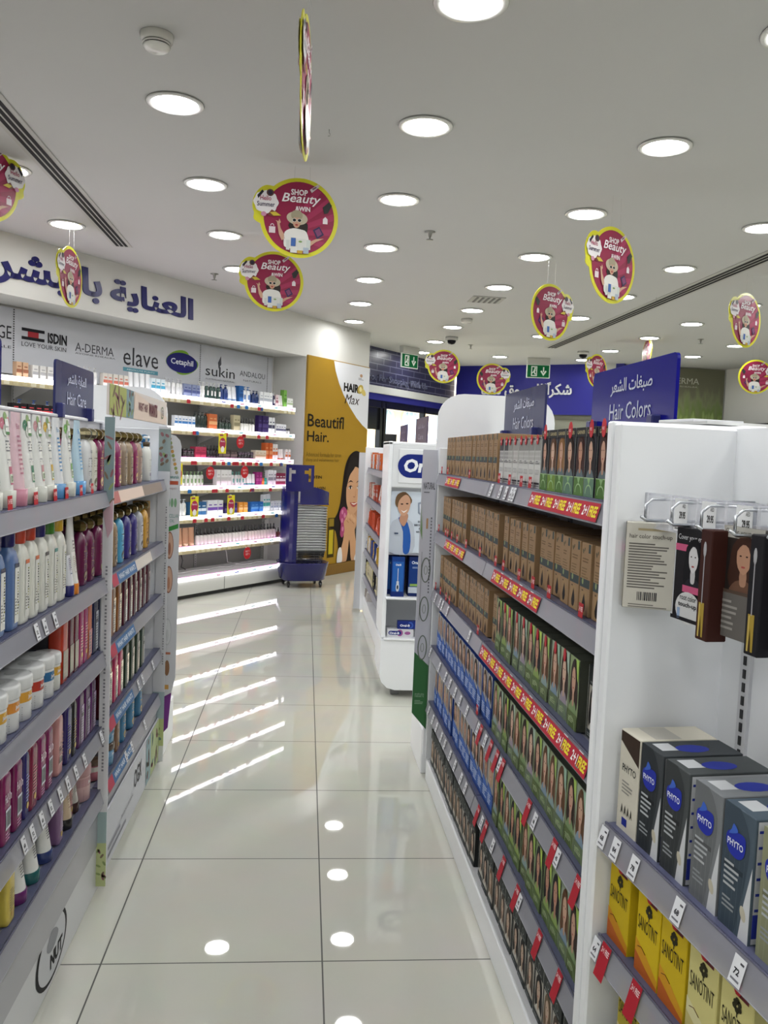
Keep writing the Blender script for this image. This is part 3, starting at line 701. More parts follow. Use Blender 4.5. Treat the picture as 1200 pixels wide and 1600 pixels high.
def ticket(so, x, zb, kind, txt='', rnd=random):
    """paper tickets slotted in the price rail"""
    t = MB(); t.L = .0004
    def P(z): return -.0052-(zb+.043-z)*.012/.043*1.0-.0008
    def fr_(x, z0): return Fr((x, P(z0), z0), (1, 0, 0), (0, -.268, -.963)) 
    if kind == 'price':
        f = Fr((x, P(zb+.004)-.001, zb+.004), (1, 0, 0), (0, .268, .963)); t.rect(f, -.013, 0, .026, .038, '#dcdde2', 1)
        t.text(f, txt or rnd.choice(['68', '64', '78', '52', '29', '45']), -.007, .013, .012, .009, '#2c2c33', 2, .03); t.rect(f, -.009, .005, .018, .003, '#77777f', 2); t.rect(f, .002, .029, .008, .003, '#55555c', 2)
        t.build('price_ticket', PRINT, so)
    elif kind == 'flag':
        f = Fr((x, -.0015, zb+.002), (1, 0, 0), (0, .04, .999)); t.prism(f, [(-.014, 0), (.014, 0), (.014, .072), (-.014, .072)], .0005, '#b5262e')
        t.L = .0008; t.text(f, '2+1 FREE', -.012, .055, .024, .010, '#f6dcdc', 1, .02); t.build('red_offer_ticket', PRINT, so)
    elif kind == 'big':
        f = Fr((x, P(zb-.012)-.002, zb-.012), (1, 0, 0), (0, .268, .963)); t.prism(f, [(-.016, 0), (.016, 0), (.016, .062), (-.016, .062)], .0005, '#a82432')
        t.L = .0008; t.text(f, '2+1 FREE', -.013, .044, .026, .010, '#f0d4d6', 1, .02); t.build('red_offer_ticket', PRINT, so)
    elif kind == 'strip':
        n = txt; f = Fr((x, P(zb+.003)-.001, zb+.003), (1, 0, 0), (0, .268, .963)); w = .1*n; t.rect(f, 0, 0, w, .037, '#b0283a', 1)
        for k in range(n):
            t.text(f, '2+1', .008+k*.1, .009, .034, .021, '#f4f0f0', 2, .025); t.text(f, 'FREE', .048+k*.1, .008, .044, .022, '#f0dc3c', 2, .035)
        t.build('red_offer_strip', PRINT, so)
RB = [1.297, 1.052, .803, .556, .312]
T = thing('hair_color_gondola', 'long white gondola of hair colour boxes along the right of the aisle', 'shelving', RR.o, RR.th)
b = MB(); b.box((1.035, .262, .76), (2.06, .012, 1.44), '#b4b6bc'); b.build('back_panel', M_STEEL, T)
b = MB(); b.box((1.043, .135, .045), (2.106, .27, .09), '#d3d4d4', .003); b.build('plinth', M_WHITE, T)
b = MB(); b.box((1.035, .13, .093), (2.06, .25, .006), '#c6c8cc'); b.build('base_deck', M_STEEL, T)
b = MB(); b.box((-.004, .13, .77), (.012, .27, 1.36), '#d8d9dc', .002); b.build('end_panel', M_WHITE, T)
b = MB(); b.box((2.083, .125, .745), (.026, .29, 1.49), '#d8d9dc', .003); b.build('end_panel', M_WHITE, T)
for x in (.02, 1.03, 2.05):
    b = MB(); b.box((x, .255, .78), (.03, .012, 1.4), '#9c9ea4')
    for k in range(56): b.box((x, .248, .12+k*.024), (.005, .002, .013), '#2a2a2c')
    b.build('upright', SATIN, T)
b = MB(); b.box((1.035, .265, 1.488), (2.06, .05, .012), '#d8d9dc', .002); b.build('top_cap', M_WHITE, T)
SH = {}
for k, zb in enumerate(RB):
    for j, (x0, x1) in enumerate(((.004, 1.03), (1.03, 2.068))): SH[(k, j)] = (add_shelf(T, x0, x1, zb), zb)
def tk(k, j, x, kind, txt=''): ticket(SH[(k, j)][0], x, SH[(k, j)][1], kind, txt)
rn = random.Random(11)
for x in (.05, .2, .66): tk(0, 0, x, 'flag')
tk(0, 0, .25, 'strip', 3)
for x in (1.12, 1.25, 1.38, 1.47): tk(0, 1, x, 'flag')
for x in (1.08, 1.2, 1.27, 1.33, 1.36): tk(0, 1, x, 'price')
tk(0, 1, 1.53, 'strip', 5)
tk(1, 0, .3, 'strip', 4)
for x in (.04, .22, .27, .36, .48, .66, .9): tk(1, 0, x, 'flag')
for x in (1.13, 1.23, 1.41, 1.55, 1.69, 1.92): tk(1, 1, x, 'flag')
tk(1, 1, 1.16, 'strip', 5)
for x in (1.26, 1.36, 1.47, 1.58): tk(1, 1, x, 'price')
for x in (.03, .16, .3, .38): tk(2, 0, x, 'flag')
for x in (.12, .24, .3, .42, .86): tk(2, 0, x, 'price')
tk(2, 0, .93, 'flag'); tk(2, 1, 1.05, 'strip', 10)
for x in (1.18, 1.28, 1.42, 1.52, 1.62, 1.75, 1.9, 2.0): tk(2, 1, x, 'price')
for x in (.05, .3, .45, .55, .66, .76, .88): tk(3, 0, x, 'price')
for x in (.98,): tk(3, 0, x, 'flag')
for x in (1.1, 1.24, 1.32, 1.39, 1.66, 1.87, 2.03): tk(3, 1, x, 'big')
for x in (1.06, 1.17, 1.36, 1.72, 1.9): tk(3, 1, x, 'price')
for x in (.08, .2, .3, .42, .5, .62, .72, .84, .92): tk(4, 0, x, 'price')
for x in (1.12, 1.23, 1.45, 1.6, 1.8, 1.95): tk(4, 1, x, 'big')
for x in (1.18, 1.33, 1.63): tk(4, 1, x, 'price')

# nearest right bay
T = thing('hair_color_bay', 'nearest white display bay with hooks and two shelves at the right edge', 'shelving', RN.o, RN.th)
b = MB(); b.box((-.018, .105, .743), (.026, .24, 1.486), '#d8d9dc', .004); b.build('side_panel', M_WHITE, T)
b = MB(); b.box((.6, .222, .743), (1.26, .012, 1.486), '#d2d3d7'); b.build('back_panel', M_WHITE, T)
b = MB(); b.box((.075, .214, .62), (.028, .008, 1.0), '#cfd0d5')
for k in range(40): b.box((.075, .2095, .14+k*.024), (.007, .003, .016), '#232325')
b.build('upright', SATIN, T)
for zb in (.718, .508, .30): 
    so = add_shelf(T, .004, 1.1, zb, .21, clip=.045)
    if zb > .6:
        for x, p in ((.018, '68'), (.066, '84'), (.132, '78'), (.27, '68'), (.42, '72')): ticket(so, x, zb, 'price', p)
    elif zb > .4:
        ticket(so, .016, zb, 'price', '64'); ticket(so, .05, zb, 'big'); ticket(so, .16, zb, 'big'); ticket(so, .3, zb, 'big')
b = MB(); b.box((.55, .11, .06), (1.1, .22, .12), '#d3d4d4', .003); b.build('plinth', M_WHITE, T)
# hook row with clear ticket holders
g = MB(); g.box((.215, .042, 1.333), (.44, .0025, .062), '#d9dbe6'); g.box((.215, .048, 1.362), (.44, .014, .004), '#e4e6ee'); g.box((.215, .0405, 1.304), (.44, .005, .004), '#eceef4')
for k in range(6): g.box((.01+k*.078, .040, 1.333), (.003, .004, .06), '#f2f3f8')
g.build('clear_ticket_holder', CLEAR, T)
for k in range(5):
    x = .06+k*.085; g = MB(); g.tube([(x, .216, 1.355), (x, .02, 1.355), (x, .008, 1.345), (x, .008, 1.322)], .0024, '#c9ccd2', 8); g.tube([(x, .216, 1.318), (x, .01, 1.318), (x, .0, 1.325)], .0028, '#c9ccd2', 8); g.box((x, .214, 1.32), (.03, .006, .07), '#b9bcc2', .001)
    g.build('display_hook', METAL, T)
for x in (.12, .20, .29):
    g = MB(); f = front(.039, x, 1.333); g.L = .0004; g.rect(f, -.02, -.027, .04, .054, '#e6e7ea', 1); g.text(f, '29.95', -.004, -.006, .018, .012, '#222', 2, .03); g.text(f, 'AED', .004, .012, .01, .006, '#333', 2); g.lines(f, -.016, -.024, .03, .012, 2, '#777', 2); g.build('price_ticket', PRINT, T)

# ------------------------------------------------------------------ left gondola
LB = [1.22, .955, .727, .49, .29]
T = thing('hair_care_gondola', 'long white gondola of shampoos and conditioners along the left of the aisle', 'shelving', RL.o, RL.th)
XD = 2.66-.86; XE = 3.72-.86
b = MB(); b.box((XE/2, .266, .76), (XE, .012, 1.48), '#c3c4c7'); b.build('back_panel', M_STEEL, T)
b = MB(); b.box((XE/2, .14, .075), (XE, .27, .15), '#c6c8cb', .004); b.box((XE/2, .138, .23), (XE-.02, .27, .16), '#9c9da3'); b.build('plinth', SATIN, T)
b = MB(); b.box((XE/2, .272, 1.497), (XE, .045, .012), '#dcdde0', .003); b.build('top_cap', M_WHITE, T)
b = MB(); b.box((XE+.006, .135, .77), (.014, .27, 1.42), '#d8d9dc', .002); b.build('end_panel', M_WHITE, T)
for x in (.78, XD, XE-.03):
    b = MB(); b.box((x, .257, .8), (.03, .01, 1.38), '#9c9ea4')
    for k in range(52): b.box((x, .251, .2+k*.024), (.005, .002, .013), '#2a2a2c')
    b.build('upright', SATIN, T)
LS = {}
for k, zb in enumerate(LB):
    LS[(k, 0)] = (add_shelf(T, .1, XD-.004, zb), zb); LS[(k, 1)] = (add_shelf(T, XD+.004, XE-.004, zb), zb)
def tl(k, j, y, kind, txt=''): ticket(LS[(k, j)][0], y-.86, LS[(k, j)][1], kind, txt)
for y in (1.82, 1.99, 2.14, 2.24, 2.38, 2.5): tl(0, 0, y, 'flag')
for y in (1.97, 2.03, 2.11): tl(1, 0, y, 'price')
for y in (2.62,): tl(3, 0, y, 'price')
for y in (1.9, 1.96, 2.03, 2.1, 2.18, 2.25, 2.33, 2.42): tl(3, 0, y, 'price')
for k, y in ((3, 3.2), (3, 3.28), (3, 3.5), (4, 3.0), (4, 3.1), (4, 3.35)): tl(k, 1, y, 'price')
for k in (1, 2, 3, 4):
    so, zb = LS[(k, 1)]; t = MB(); t.L = .0005; f = Fr((2.72-.86, -.0175, zb+.003), (1, 0, 0), (0, .268, .963))
    t.rect(f, 0, 0, .08, .037, '#b2485a', 1); t.rect(f, .08, 0, .3, .037, '#4a6f9c', 1); t.text(f, 'WHAT HAIR WANTS', .1, .01, .26, .018, '#d8e0ea', 2, .02)
    if k == 1: t.rect(f, .38, 0, .3, .037, '#cfc8c0', 1)
    t.build('brand_strip', PRINT, so)
so, zb = LS[(0, 1)]; t = MB(); t.L = .0005; f = Fr((2.70-.86, -.0175, zb+.003), (1, 0, 0), (0, .268, .963)); t.rect(f, 0, 0, .1, .037, '#b4716e', 1); t.rect(f, .1, 0, .4, .037, '#d9c3b6', 1); t.rect(f, .5, 0, .4, .037, '#8d7f76', 1); t.build('brand_strip', PRINT, so)
# branded frame round the far bay
def leafy(b, fr, x, z, w, h, base, l=1, seed=0):
    rn = random.Random(seed); b.rect(fr, x, z, w, h, base, l)
    for k in range(10):
        a, c_ = x+w*rn.uniform(.15, .85), z+h*rn.uniform(.08, .92); b.ell(fr, a, c_, w*.13, h*.035+.004, rn.choice(['#7a6a5a', '#8a9a66', '#6e8480', '#8a6266']), l+1, 7, rot=rn.uniform(0, 3))
F_ = MB(); F_.box((XD, -.010, .76), (.006, .03, 1.46), '#dcdce0'); fr = left(XD-.0031, 0, 0); fr.u = Vector((0, -1, 0))
F_.L = .0004; fr = Fr((XD-.0031, 0, 0), (0, -1, 0), (0, 0, 1)); fr.o = Vector((XD-.0031, -.010, 0)); leafy(F_, fr, -.015, 1.2, .03, .29, '#7e9094', 1, 3); F_.poly(fr, [(-.015, 1.2), (.015, 1.24), (.015, 1.15), (0, 1.12)], '#c9a9b4', 3)

for k in range(60): F_.rect(fr, -.004, .38+k*.011, .006, .006, '#8a8a92' if k % 7 else '#dcdce0', 3)
leafy(F_, fr, -.015, .02, .03, .14, '#b7c08c', 1, 5); F_.rect(fr, -.015, .16, .03, .1, '#9fb3b4', 1); F_.build('frame_strip', PRINT, T, None)
F_ = MB(); F_.L = .0004; F_.box((XE-.002, -.002, .76), (.006, .05, 1.46), '#d5d6da'); fr = Fr((XE-.0055, 0, 0), (0, -1, 0), (0, 0, 1)); leafy(F_, fr, -.022, 1.3, .05, .18, '#8f9c9a', 1, 9)
for k in range(64): F_.rect(fr, .014, .45+k*.011, .005, .006, '#8b8b92' if k % 6 else '#d5d6da', 2)
leafy(F_, fr, -.022, .1, .05, .12, '#b7c08c', 1, 4); F_.rect(fr, -.022, .22, .05, .12, '#a3b4b8', 1); F_.build('frame_strip', PRINT, T)
F_ = MB(); F_.L = .0008; F_.box(((XD+XE)/2, -.002, 1.545), (XE-XD, .008, .095), '#d8cfca'); fr = front(-.0065)
leafy(F_, fr, XD, 1.498, .24, .094, '#a9b06c', 1, 1); leafy(F_, fr, XD+.24, 1.498, .12, .094, '#7f979e', 1, 2)
F_.poly(fr, [(XD+.36, 1.498), (XE, 1.498), (XE, 1.53), (XD+.38, 1.592)], '#dccabd', 1); F_.text(fr, 'WHAT HAIR', XD+.44, 1.53, .18, .03, '#70414c', 3, .02); F_.text(fr, 'WANTS', XD+.64, 1.518, .18, .05, '#6c2f40', 3, .04)
F_.ring(fr, XE-.12, 1.543, .035, .024, .004, '#5b7a58', 3); F_.text(fr, 'OGX', XE-.14, 1.532, .05, .022, '#333', 4)
F_.build('header_board', PRINT, T)
F_ = MB(); F_.L = .0008; F_.box(((XD+XE)/2, -.004, .13), (XE-XD, .006, .19), '#c9cbd1'); fr = front(-.0075); leafy(F_, fr, XE-.2, .036, .2, .188, '#a9b58a', 1, 6); leafy(F_, fr, XE-.3, .036, .1, .188, '#8da4aa', 1, 7)
F_.text(fr, 'OGX', XD+.52, .12, .14, .07, '#33333a', 2, .01); F_.lines(fr, XD+.1, .06, .3, .05, 2, '#8a8b92', 2); F_.text(fr, 'beauty pure and simple', XD+.3, .1, .2, .02, '#6a6b72', 2)
F_.build('plinth_graphic', PRINT, T)
# round decal on the near plinth
F_ = MB(); F_.L = .0006; fr = front(.0045, 2.19-.86, .10); pts = [(.135*math.cos(t_), .085*math.sin(t_)) for t_ in [R(360*k/36) for k in range(36)]]
F_.poly(fr, pts, '#15151a', 1); F_.poly(fr, [(a*.88, z*.88) for a, z in pts], '#c6c8cc', 2); F_.text(fr, 'NUT', -.02, -.05, .11, .04, '#15151a', 3, .05)
F_.poly(fr, smooth_loop([(-.05, .02), (-.02, .05), (.02, .045), (.05, .02), (.02, .0), (-.02, .0)]), '#8f9196', 3); F_.build('round_decal', PRINT, T)

# ------------------------------------------------------------------ section signs
def section_sign(run, x0, w, z0, h, y, ar, en, label, bg, tx_='#c9cde0'):
    t = thing('section_sign', label, 'sign', run.w(x0, y), run.th)
    b = MB(); r = .015
    pts = [(w, h-r)]+[(w-r+r*math.cos(R(a)), h-r+r*math.sin(R(a))) for a in (30, 60, 90)]+[(r, h), (r*.3, h-r*.3), (0, h-r), (0, 0), (w, 0)]
    b.prism(Fr((0, 0, z0), (1, 0, 0), (0, 0, 1)), [(a, c_) for a, c_ in pts][::-1], -.008, bg); b.build('acrylic_panel', ACRYL, t)
    b = MB(); fr = front(-.0095, 0, z0); fr = Fr((0, -.001, z0), (1, 0, 0), (0, 0, 1)); b.L = .0006
    b.text(fr, ar, w*.27, h*.56, w*.5, h*.26, tx_, 1, .012); b.build('arabic_lettering', PRINT, t); b = MB(); b.L = .0006; b.text(fr, en, w*.27, h*.2, w*.5, h*.25, tx_, 1, .0)
    b.build('lettering', PRINT, t)
    for a in (.06, .84):
        b = MB(); b.box((w*a, -.006, z0+.012), (.035, .03, .05), '#3a3d70', .003); b.build('clip', ACRYL, t)
AR_COL = '\ufeae\ufecc\ufeb8\ufedf\ufe8d \ufe95\ufe8e\ufed0\ufe92\ufebb'; AR_CARE = '\ufeae\ufecc\ufeb8\ufedf\ufe8e\ufe91 \ufe94\ufef3\ufe8e\ufee8\ufecc\ufedf\ufe8d'
section_sign(RR, 3.60-3.52, .60, 1.495, .187, .25, AR_COL, 'Hair Colors', 'dull navy hair colours sign on the right gondola, further from the camera', '#34375f')
section_sign(RR, 3.60-2.42, .56, 1.495, .175, .25, AR_COL, 'Hair Colors', 'bright navy hair colours sign on the right gondola, nearer the camera', '#13137c')
section_sign(RL, 3.02-.86, .52, 1.505, .185, .255, AR_CARE, 'Hair Care', 'navy hair care sign standing on top of the left gondola', '#30335c')
section_sign(RL, 1.97-.86, .53, 1.505, .185, .255, AR_CARE, 'Hair Care', 'navy sign cut by the left photo edge on the left gondola', '#17186a')
b = MB(); b.box((0, 0, .004), (.2, .14, .006), '#e4e4e4'); b.box((-.02, 0, .011), (.12, .12, .006), '#d8d9dd', .001); o = b.build('paper_stack', PRINT); o.location = RR.w(1.9, .25, 1.496); o.rotation_euler = (0, 0, R(-80)); tag(o, 'loose white papers lying on top of the right gondola end', 'paper')

# ------------------------------------------------------------------ end caps behind both gondolas
def endcap(x0, x1, y, ztop, wing, label, side):
    t = thing('end_cap_display', label, 'display', ((x0+x1)/2, y, 0))
    w = x1-x0; b = MB(); r = .11; h = ztop
    pts = [(-w/2, .1), (w/2, .1), (w/2, h-r)]+[(w/2-r+r*math.cos(R(a)), h-r+r*math.sin(R(a))) for a in (15, 30, 45, 60, 75, 90)]+[(-w/2+r*math.cos(R(a)) + r, h-r+r*math.sin(R(a))) for a in (90, 105, 120, 135, 150, 165, 180)]
    b.prism(Fr((0, .016, 0), (1, 0, 0), (0, 0, 1)), pts, .016, '#d5d5db'); b.build('header_panel', M_WHITE, t)
    b = MB(); b.box((0, .22, .1), (w, .36, .2), '#d2d3d3', .003)
    b.build('plinth', M_WHITE, t)
    for z in (.5, .8, 1.1): b = MB(); b.box((0, .2, z), (w-.04, .32, .02), '#c6c7cc', .002); b.build('shelf', M_STEEL, t)
    return t
t = endcap(.557, 1.07, 3.635, 1.685, 0, 'white round-cornered end display behind the right gondola', 1)
b = MB(); b.L = .0006
b.prism(Fr((-.8135, -.0, 0), (1, 0, 0), (0, 0, 1)), [(.500, .29), (.566, .215), (.563, 1.44), (.499, 1.44)], .006, '#c3c4ce')
fr = Fr((-.8135, -.0062, 0), (1, 0, 0), (0, 0, 1)); b.poly(fr, [(.5, .291), (.5655, .217), (.5645, .5), (.5, .56)], '#3f7046', 1)
for z in (.92, .75, .58): b.ring(fr, .533, z, .021, .055, .005, '#6b746c', 2); b.ring(fr, .533, z, .008, .02, .003, '#8b948c', 2)
b.text(fr, 'NATURAL', .507, 1.27, .05, .03, '#5b5b63', 2, .02); b.lines(fr, .51, 1.255, .04, .01, 1, '#77777f', 2); b.rect(fr, .526, 1.1, .008, .045, '#b9946c', 2)
b.poly(fr, [(.501, 1.09), (.503, 1.2), (.507, 1.1), (.509, 1.16), (.511, 1.05)], '#7d9a70', 2); b.rect(fr, .512, .7, .002, .3, '#8a8b93', 2)
b.text(fr, 'nature', .51, .36, .04, .02, '#8fb092', 2); b.lines(fr, .51, .33, .04, .02, 3, '#8fb092', 2)
for k in range(24): b.rect(fr, .545, .82+k*.014, .006, .008, '#75767f', 2)
b.build('side_graphic', PRINT, t)
t = endcap(-1.075, -.6, 3.745, 1.655, 0, 'white round-cornered end display behind the left gondola', -1)
b = MB(); b.L = .0006; ox = .8375
r = .05; pts = [(-.604, .3), (-.552, .33), (-.536, .40), (-.536, 1.46-r)]+[(-.536-r+r*math.cos(R(a)), 1.46-r+r*math.sin(R(a))) for a in (30, 60, 90)]+[(-.604, 1.46)]
b.prism(Fr((ox, -.0, 0), (1, 0, 0), (0, 0, 1)), pts, .006, '#cbccd0'); fr = Fr((ox, -.0062, 0), (1, 0, 0), (0, 0, 1))
for k in range(9): b.ell(fr, -.585+.004*k, 1.44-.018*k, .007, .008, ['#b98a4a', '#8a9a5a', '#a39a7a'][k % 3], 1, 8)
b.text(fr, 'naturals', -.583, 1.27, .04, .014, '#5f8a86', 1, .02); b.rect(fr, -.585, 1.243, .04, .016, '#b0553e', 1); b.text(fr, 'repair', -.58, 1.22, .03, .012, '#a08a90', 1)
for k in range(3): b.ell(fr, -.583+.014*k, 1.165, .006, .02, '#79a07e', 1, 12)
b.text(fr, 'MICELLAR', -.59, 1.1, .05, .016, '#5d8f86', 1); b.text(fr, 'OIL', -.577, 1.08, .02, .013, '#5d8f86', 1); b.poly(fr, [(-.593, 1.035), (-.54, 1.055), (-.54, 1.075), (-.593, 1.055)], '#3f8a46', 1)
for z, c1 in ((.98, '#9a6a58'), (.83, '#b3826a'), (.6, '#c3c6c8')):
    b.ell(fr, -.575, z, .017, .06, '#8e6250' if z > .7 else '#b9bcc0', 1, 18); b.ell(fr, -.575, z, .0145, .054, '#c9a48e' if z > .7 else '#d0d2d4', 2, 18); b.ell(fr, -.575, z-.015, .006, .028, c1, 3, 10)
b.rect(fr, -.58, .5, .02, .01, '#a86a52', 1); b.ell(fr, -.573, .44, .011, .035, '#8e6a4e', 1, 14); b.rect(fr, -.594, .345, .03, .02, '#c79a56', 1)
for k in range(20): b.rect(fr, -.599, .6+k*.02, .004, .012, '#85868c', 1)
b.build('side_graphic', PRINT, t)
b = MB(); b.prism(Fr((ox, .008, 0), (1, 0, 0), (0, 0, 1)), [(-.6, .13), (-.565, .17), (-.553, .33), (-.6, .33)], .005, '#7b3f8c'); b.build('lower_graphic', PRINT, t)

# ------------------------------------------------------------------ tooth-care stand and gondola behind
OX, OY = .47, 4.86; OW = .46
T = thing('dental_display_stand', 'white free-standing toothbrush display with blue oval logo beyond the right gondola', 'display', (OX, OY, 0))
b = MB(); b.box((.012, .18, .92), (.024, .36, 1.14), '#dcdee0', .005); b.box((OW-.012, .18, .92), (.024, .36, 1.14), '#dcdee0', .005); b.box((OW/2, .355, .92), (OW, .02, 1.14), '#dcdee0', .003)
b.box((OW/2, .18, 1.478), (OW, .36, .02), '#dcdee0', .005); b.box((OW/2, .062, 1.05), (OW-.02, .012, .44), '#dcdee0'); b.build('carcass', M_WHITE, T)
b = MB(); r = .09; pts = [(0, .335), (OW, .335), (OW, .045+r)]+[(OW-r+r*math.cos(R(-a)), .045+r-r*math.sin(R(a))) for a in (30, 60, 90)]+[(r-r*math.sin(R(a)), .045+r-r*math.cos(R(a))) for a in (0, 30, 60, 90)]
b.prism(Fr((0, .36, 0), (1, 0, 0), (0, 0, 1)), pts[::-1], .37, '#dcdee0'); b.build('base_box', M_WHITE, T)
for x in (.1, OW-.1): b = MB(); b.box((x, .08, .0225), (.05, .05, .045), '#77787a', .004); b.build('foot', PLAST, T)
b = MB(); b.box((OW/2, .02, 1.35), (OW-.04, .04, .25), '#dfe1e4', .006); fr = front(-.0005, 0, 0); b.box((OW/2+.01, -.003, 1.35), (OW-.10, .006, .195), '#e4e6e9', .002); b.L = .0015; fr = front(-.0062)
def pill(b, fr, x, z, w, h, col, l): 
    r = h/2; b.poly(fr, [(x+w-r+r*math.cos(R(a)), z+r*math.sin(R(a))) for a in range(-90, 91, 15)]+[(x+r+r*math.cos(R(a)), z+r*math.sin(R(a))) for a in range(90, 271, 15)], col, l)
pill(b, fr, .055, 1.352, .35, .135, '#1b2a7a', 1); b.text(fr, 'Oral-B', .085, 1.315, .28, .078, '#eef0f6', 2, .04, .12); b.build('header_panel', PRINT, T)
b = MB(); b.box((OW/2, .045, 1.025), (OW-.05, .02, .36), '#cfd6df', .002); b.L = .0012; fr = front(.0345, 0, 0)
def pb2(pts, col, l, n=3): b.poly(fr, smooth_loop(pts, n), col, l)
b.rect(fr, .03, .85, .4, .35, '#cdd6e2', 1)
pb2([(.03, .85), (.03, 1.0), (.06, 1.04), (.10, 1.05), (.15, 1.03), (.17, .98), (.165, .85)], '#b9c0cc', 2); pb2([(.075, 1.05), (.12, 1.04), (.15, .95), (.145, .85), (.11, .85), (.105, .97)], '#2c5cab', 3)
pb2([(.08, 1.04), (.1, 1.08), (.13, 1.07), (.125, 1.03), (.105, 1.0)], '#b88a70', 4)
pb2([(.11, 1.2), (.065, 1.185), (.052, 1.14), (.066, 1.11), (.1, 1.11), (.132, 1.12), (.15, 1.155)], '#6b5138', 5); pb2([(.107, 1.183), (.075, 1.15), (.07, 1.1), (.1, 1.06), (.13, 1.085), (.142, 1.14), (.13, 1.175)], '#c79a7e', 6)
b.ell(fr, .092, 1.13, .008, .004, '#2e211c', 7, 8); b.ell(fr, .122, 1.133, .008, .004, '#2e211c', 7, 8); pb2([(.088, 1.095), (.105, 1.088), (.125, 1.1), (.105, 1.08)], '#f0e8e4', 7)
b.rect(fr, .055, .955, .022, .008, '#2c3c5c', 7)
b.poly(fr, [(.185, 1.14), (.225, 1.155), (.265, 1.14), (.262, 1.08), (.225, 1.05), (.188, 1.08)], '#8a94a6', 3); b.poly(fr, [(.195, 1.132), (.225, 1.144), (.255, 1.132), (.252, 1.085), (.225, 1.062), (.198, 1.085)], '#d5dae2', 4); b.text(fr, '1', .217, 1.08, .018, .05, '#23293a', 5, .05)
for k, s_ in enumerate(('DENTIST', 'RECOMMENDED', 'BRAND', 'WORLDWIDE')): w_ = [.07, .11, .055, .09][k]; b.text(fr, s_, .225-w_/2, 1.025-k*.02, w_, .011, '#23293a', 4, .04)
b.build('picture_panel', PRINT, T)
for z in (.585, .345): b = MB(); b.box((OW/2, .16, z), (OW-.03, .36, .014), '#e2e4e6', .003); b.build('shelf', M_WHITE, T)
b = MB(); b.box((OW/2, .345, .6), (OW-.03, .004, .52), '#c2c5cb'); b.build('inner_back', M_WHITE, T)
RG = Run(.555, 7.55, R(-90))
T = thing('far_gondola', 'white gondola with small orange and white packs behind the toothbrush stand', 'shelving', RG.o, RG.th)
b = MB(); b.box((1.12, .262, .74), (2.3, .014, 1.46), '#b6b8bd'); b.build('back_panel', M_STEEL, T)
b = MB(); b.box((1.12, .14, .07), (2.3, .28, .14), '#d0d1d0', .003); b.build('plinth', M_WHITE, T)
b = MB(); b.box((-.01, .12, .74), (.014, .3, 1.46), '#cfd1d3', .002); b.L = .001; b.build('end_panel', M_WHITE, T)
b = MB(); b.box((-.02, -.05, .72), (.008, .07, 1.4), '#c9cbd0'); b.L = .001; b.rect(Fr((-.016, 0, 0), (0, -1, 0), (0, 0, 1)), .03, .3, .03, .5, '#8f9a4a', 1); b.build('side_graphic', PRINT, T)
GB = [1.245, .99, .755, .53, .30]
for zb in GB: add_shelf(T, .01, 2.25, zb, .24)
def small_far_sign(y, x, z0, h, w, label, c1):
    t = thing('section_sign', label, 'sign', (x, y, z0), R(-90)); b = MB(); b.box((w/2, 0, h/2), (w, .008, h), c1, .001); b.build('acrylic_panel', SATIN, t)
    b = MB(); b.L = .001; fr = front(-.0045); b.text(fr, AR_COL, w*.2, h*.55, w*.6, h*.22, '#b8b3c8', 1); b.text(fr, 'Care', w*.25, h*.2, w*.45, h*.2, '#b8b3c8', 1); b.build('lettering', PRINT, t)
small_far_sign(6.25, .8, 1.49, .19, .6, 'small purple section sign above the toothbrush stand', '#3c2f55'); small_far_sign(7.3, .8, 1.49, .17, .5, 'smaller purple section sign at the left behind the toothbrush stand', '#2c2d6a')

# ================================================================== PRODUCTS
_pc = {}
def cached(fn):
    def g(*a):
        k = (fn.__name__,)+a
        if k not in _pc: _pc[k] = fn(*a)
        return _pc[k]
    return g
def mk(mb, mat, *ch): return (mb.build('x', mat, link=False), [(n, c.build('x', mt, link=False))+((l,) if l else ()) for n, c, mt, l in ch])

def woman(b, fr, x, z, w, h, hair, skin, shirt, l=2, bg=None):
    """head and shoulders picture inside a rectangle"""
    if bg: b.rect(fr, x, z, w, h, bg, l)
    cx = x+w*.5
    def q(pts, col, ll, n=2): b.poly(fr, [(min(x+w, max(x, cx+a*w)), z+c_*h) for a, c_ in smooth_loop(pts, n)], col, ll)
    q([(-.12, .97), (-.36, .8), (-.42, .5), (-.46, .25), (-.3, .05), (0, 0), (.3, .05), (.48, .28), (.42, .55), (.36, .82), (.14, .97)], hair, l+1)
    q([(-.36, .0), (-.3, .16), (-.12, .24), (.12, .24), (.3, .16), (.36, .0)], shirt, l+2)
    q([(-.09, .18), (-.09, .42), (.09, .42), (.09, .18), (0, .14)], tuple(c_*.82 for c_ in lin(skin)), l+3)
    q([(0, .88), (-.17, .8), (-.21, .62), (-.16, .45), (0, .34), (.16, .45), (.21, .62), (.17, .8)], skin, l+4)
    q([(-.02, .95), (-.25, .84), (-.27, .6), (-.2, .72), (-.05, .84), (.12, .8), (.24, .6), (.26, .84)], hair, l+5)
    for s in (-1, 1): b.ell(fr, cx+s*.09*w, z+.65*h, .035*w, .014*h, '#2a1c18', l+6, 6)
    b.ell(fr, cx, z+.47*h, .065*w, .018*h, '#a8504c', l+6, 6)

